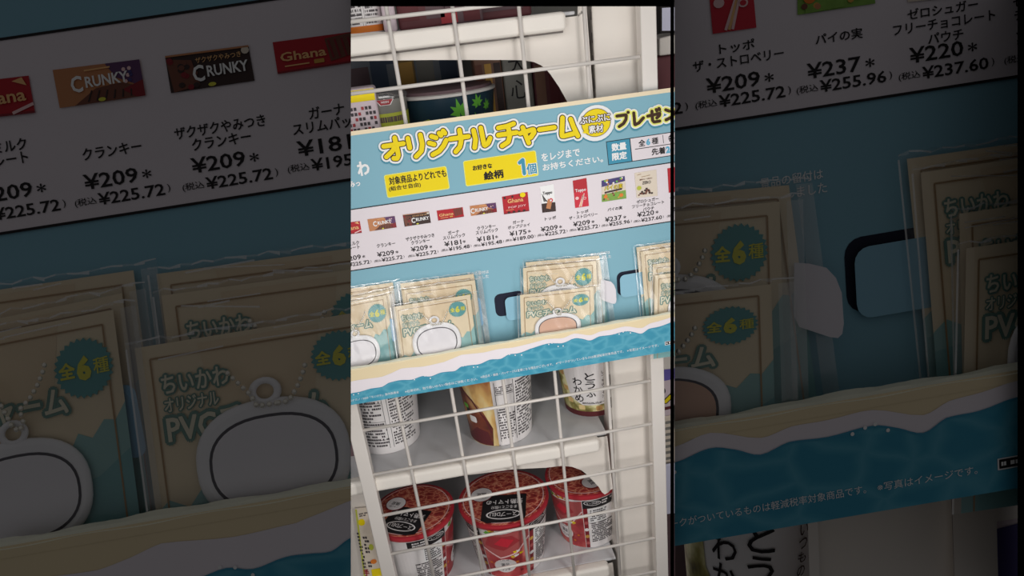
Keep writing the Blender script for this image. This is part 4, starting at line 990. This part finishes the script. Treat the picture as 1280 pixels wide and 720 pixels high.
sliver('printed_box', [(825, 522), (880, 512), (880, 574), (827, 580)], YB+.11, .05, 'zero_beige', 'beige box with small grey marks right of the rack', 'box', d_lines)
sliver('price_card', [(827, 582), (880, 574), (880, 638), (830, 644)], YB+.10, .004, 'lavender', 'pale lavender card right of the rack near the bottom', 'price card')
sliver('food_box', [(829, 645), (882, 638), (882, 740), (832, 740)], YB+.11, .05, 'pack_dark', 'dark box at the bottom right beyond the rack', 'box')
# left of the left post
sliver('shelf_bracket', [(395, 600), (452, 594), (456, 609), (395, 615)], YB+.055, .05, 'metal_white', 'white shelf edge left of the rack post', 'shelf')
sliver('metal_panel', [(400, 612), (470, 604), (500, 760), (420, 770)], YB+.085, .01, 'metal_white', 'white metal panel behind the hanging leaflet at bottom left', 'panel')
def d_leaf(P, c):
    P.rrect(452, 653, 8, 8, 3, .4, 'yellow'); P.poly([(444, 637), (446, 637), (458, 730), (456, 730)], .4, 'lime'); P.disc(464, 684, 3, 4, .5, 'lime', 10); P.disc(467, 702, 4, 3, .5, 'orange', 10)
    P.poly([(464, 712), (476, 710), (480, 730), (467, 730)], .5, 'yellow'); P.dashes(459, 690, 4, 40, 9, .4, 'cup_ink', 3, (Vector((1, .0)), Vector((.2, 1)))); P.dashes(452, 690, 3, 50, 12, .4, 'cup_ink', 5, (Vector((1, .0)), Vector((.2, 1))))
    P.text('手', 458, 716, 7, 8, .6, 'red', .04, (Vector((1, 0)), Vector((.2, 1)))); P.dashes(455, 643, 12, 5, 2, .4, 'cup_ink', 6)
sliver('leaflet', [(443, 636), (472, 633), (496, 752), (458, 756)], YB+.08, .001, 'zero_beige', 'white printed leaflet with yellow spots beside the left rack post', 'leaflet', d_leaf)
sliver('food_box', [(385, 560), (448, 553), (451, 594), (385, 600)], YB+.075, .04, 'pack_dark', 'dark box above the white shelf edge left of the rack post', 'box')

# ------------------------------------------------------------------ foreground right: column and cup under the dim display
sn = M_near
q = thing('shelf_upright', 'dim white shelf upright under the right foreground display', 'shelf upright', sn(790, 470, -8))
P = Part(); P.prism([(759.5, 425), (812, 420), (815, 500), (762, 500)], -16, -9, 'metal_white'); P.build('panel', sn, q)
P = Part(); P.prism([(812.5, 425), (830, 422), (832, 500), (815, 500)], -9, -4, 'metal_white'); P.build('post', sn, q)
P = Part(); P.prism([(755.5, 425), (759.5, 425), (762, 500), (758, 500)], -7, -4, 'rack_white'); P.build('wire', sn, q)
q = goods_box.__name__
r_ = thing('printed_box', 'dim pale box with purple top at the right edge under the foreground display', 'box', sn(836, 470, -14))
P = Part(); P.prism([(830, 430), (850, 428), (850, 500), (830, 500)], -24, -13, 'pack_pink'); P.poly([(830, 455), (850, 450), (850, 474), (830, 478)], -12.5, 'indigo'); P.poly([(830, 432), (850, 429), (850, 449), (830, 452)], -12.5, 'metal_white'); P.build('pack', sn, r_)
k0 = sn(733.5, 490, -80); c = Cup(k0, [(.024, 0), (.028, .098)], 'dim soup cup with large brush lettering under the right foreground display', 'soup cup', None, 'soup_cup')
c.lathe('cup_body', [(.022, 0), (.024, .0015), (.028, .098)], 'cup_white'); c.lathe('lid', [(.0285, .096), (.0285, .1), (.02, .101)], 'pack_grey')
P = Part(); P.poly([(-14, 1), (100, 1), (100, 20), (-14, 21)], 1, 'tofu_print'); P.poly([(-100, 1), (-14, 1), (-14, 21), (-38, 44), (-100, 44)], 1, 'tofu_print'); P.poly([(-100, 44), (-38, 44), (-44, 95), (-100, 95)], 1, 'tofu_print')
for col, u, top_ in (('とうふ', 8, 65), ('わかめ', -20, 58)):
    for k, ch in enumerate(col): wt(P, ch, u, top_-k*14.6, 20, 12.8, 3, 'print_black', .012)
for k, ch in enumerate('いつものみそ汁'): wt(P, ch, 42, 66-k*6.5, 8, 5, 3, 'brown_ink', .01)
c.wrap(P, 'printed_sleeve', c.root)
sb_ = thing('light_block', 'dark panel added to block light behind the dim cup in the right foreground', 'blocking panel', sn(760, 520, -100))
P = Part(); P.prism([(704.2, 400), (860, 375), (860, 540), (704.2, 560)], -104, -100, 'pack_dark'); P.build('panel', sn, sb_)  # added sheet that stops the lit rack shining through below the display
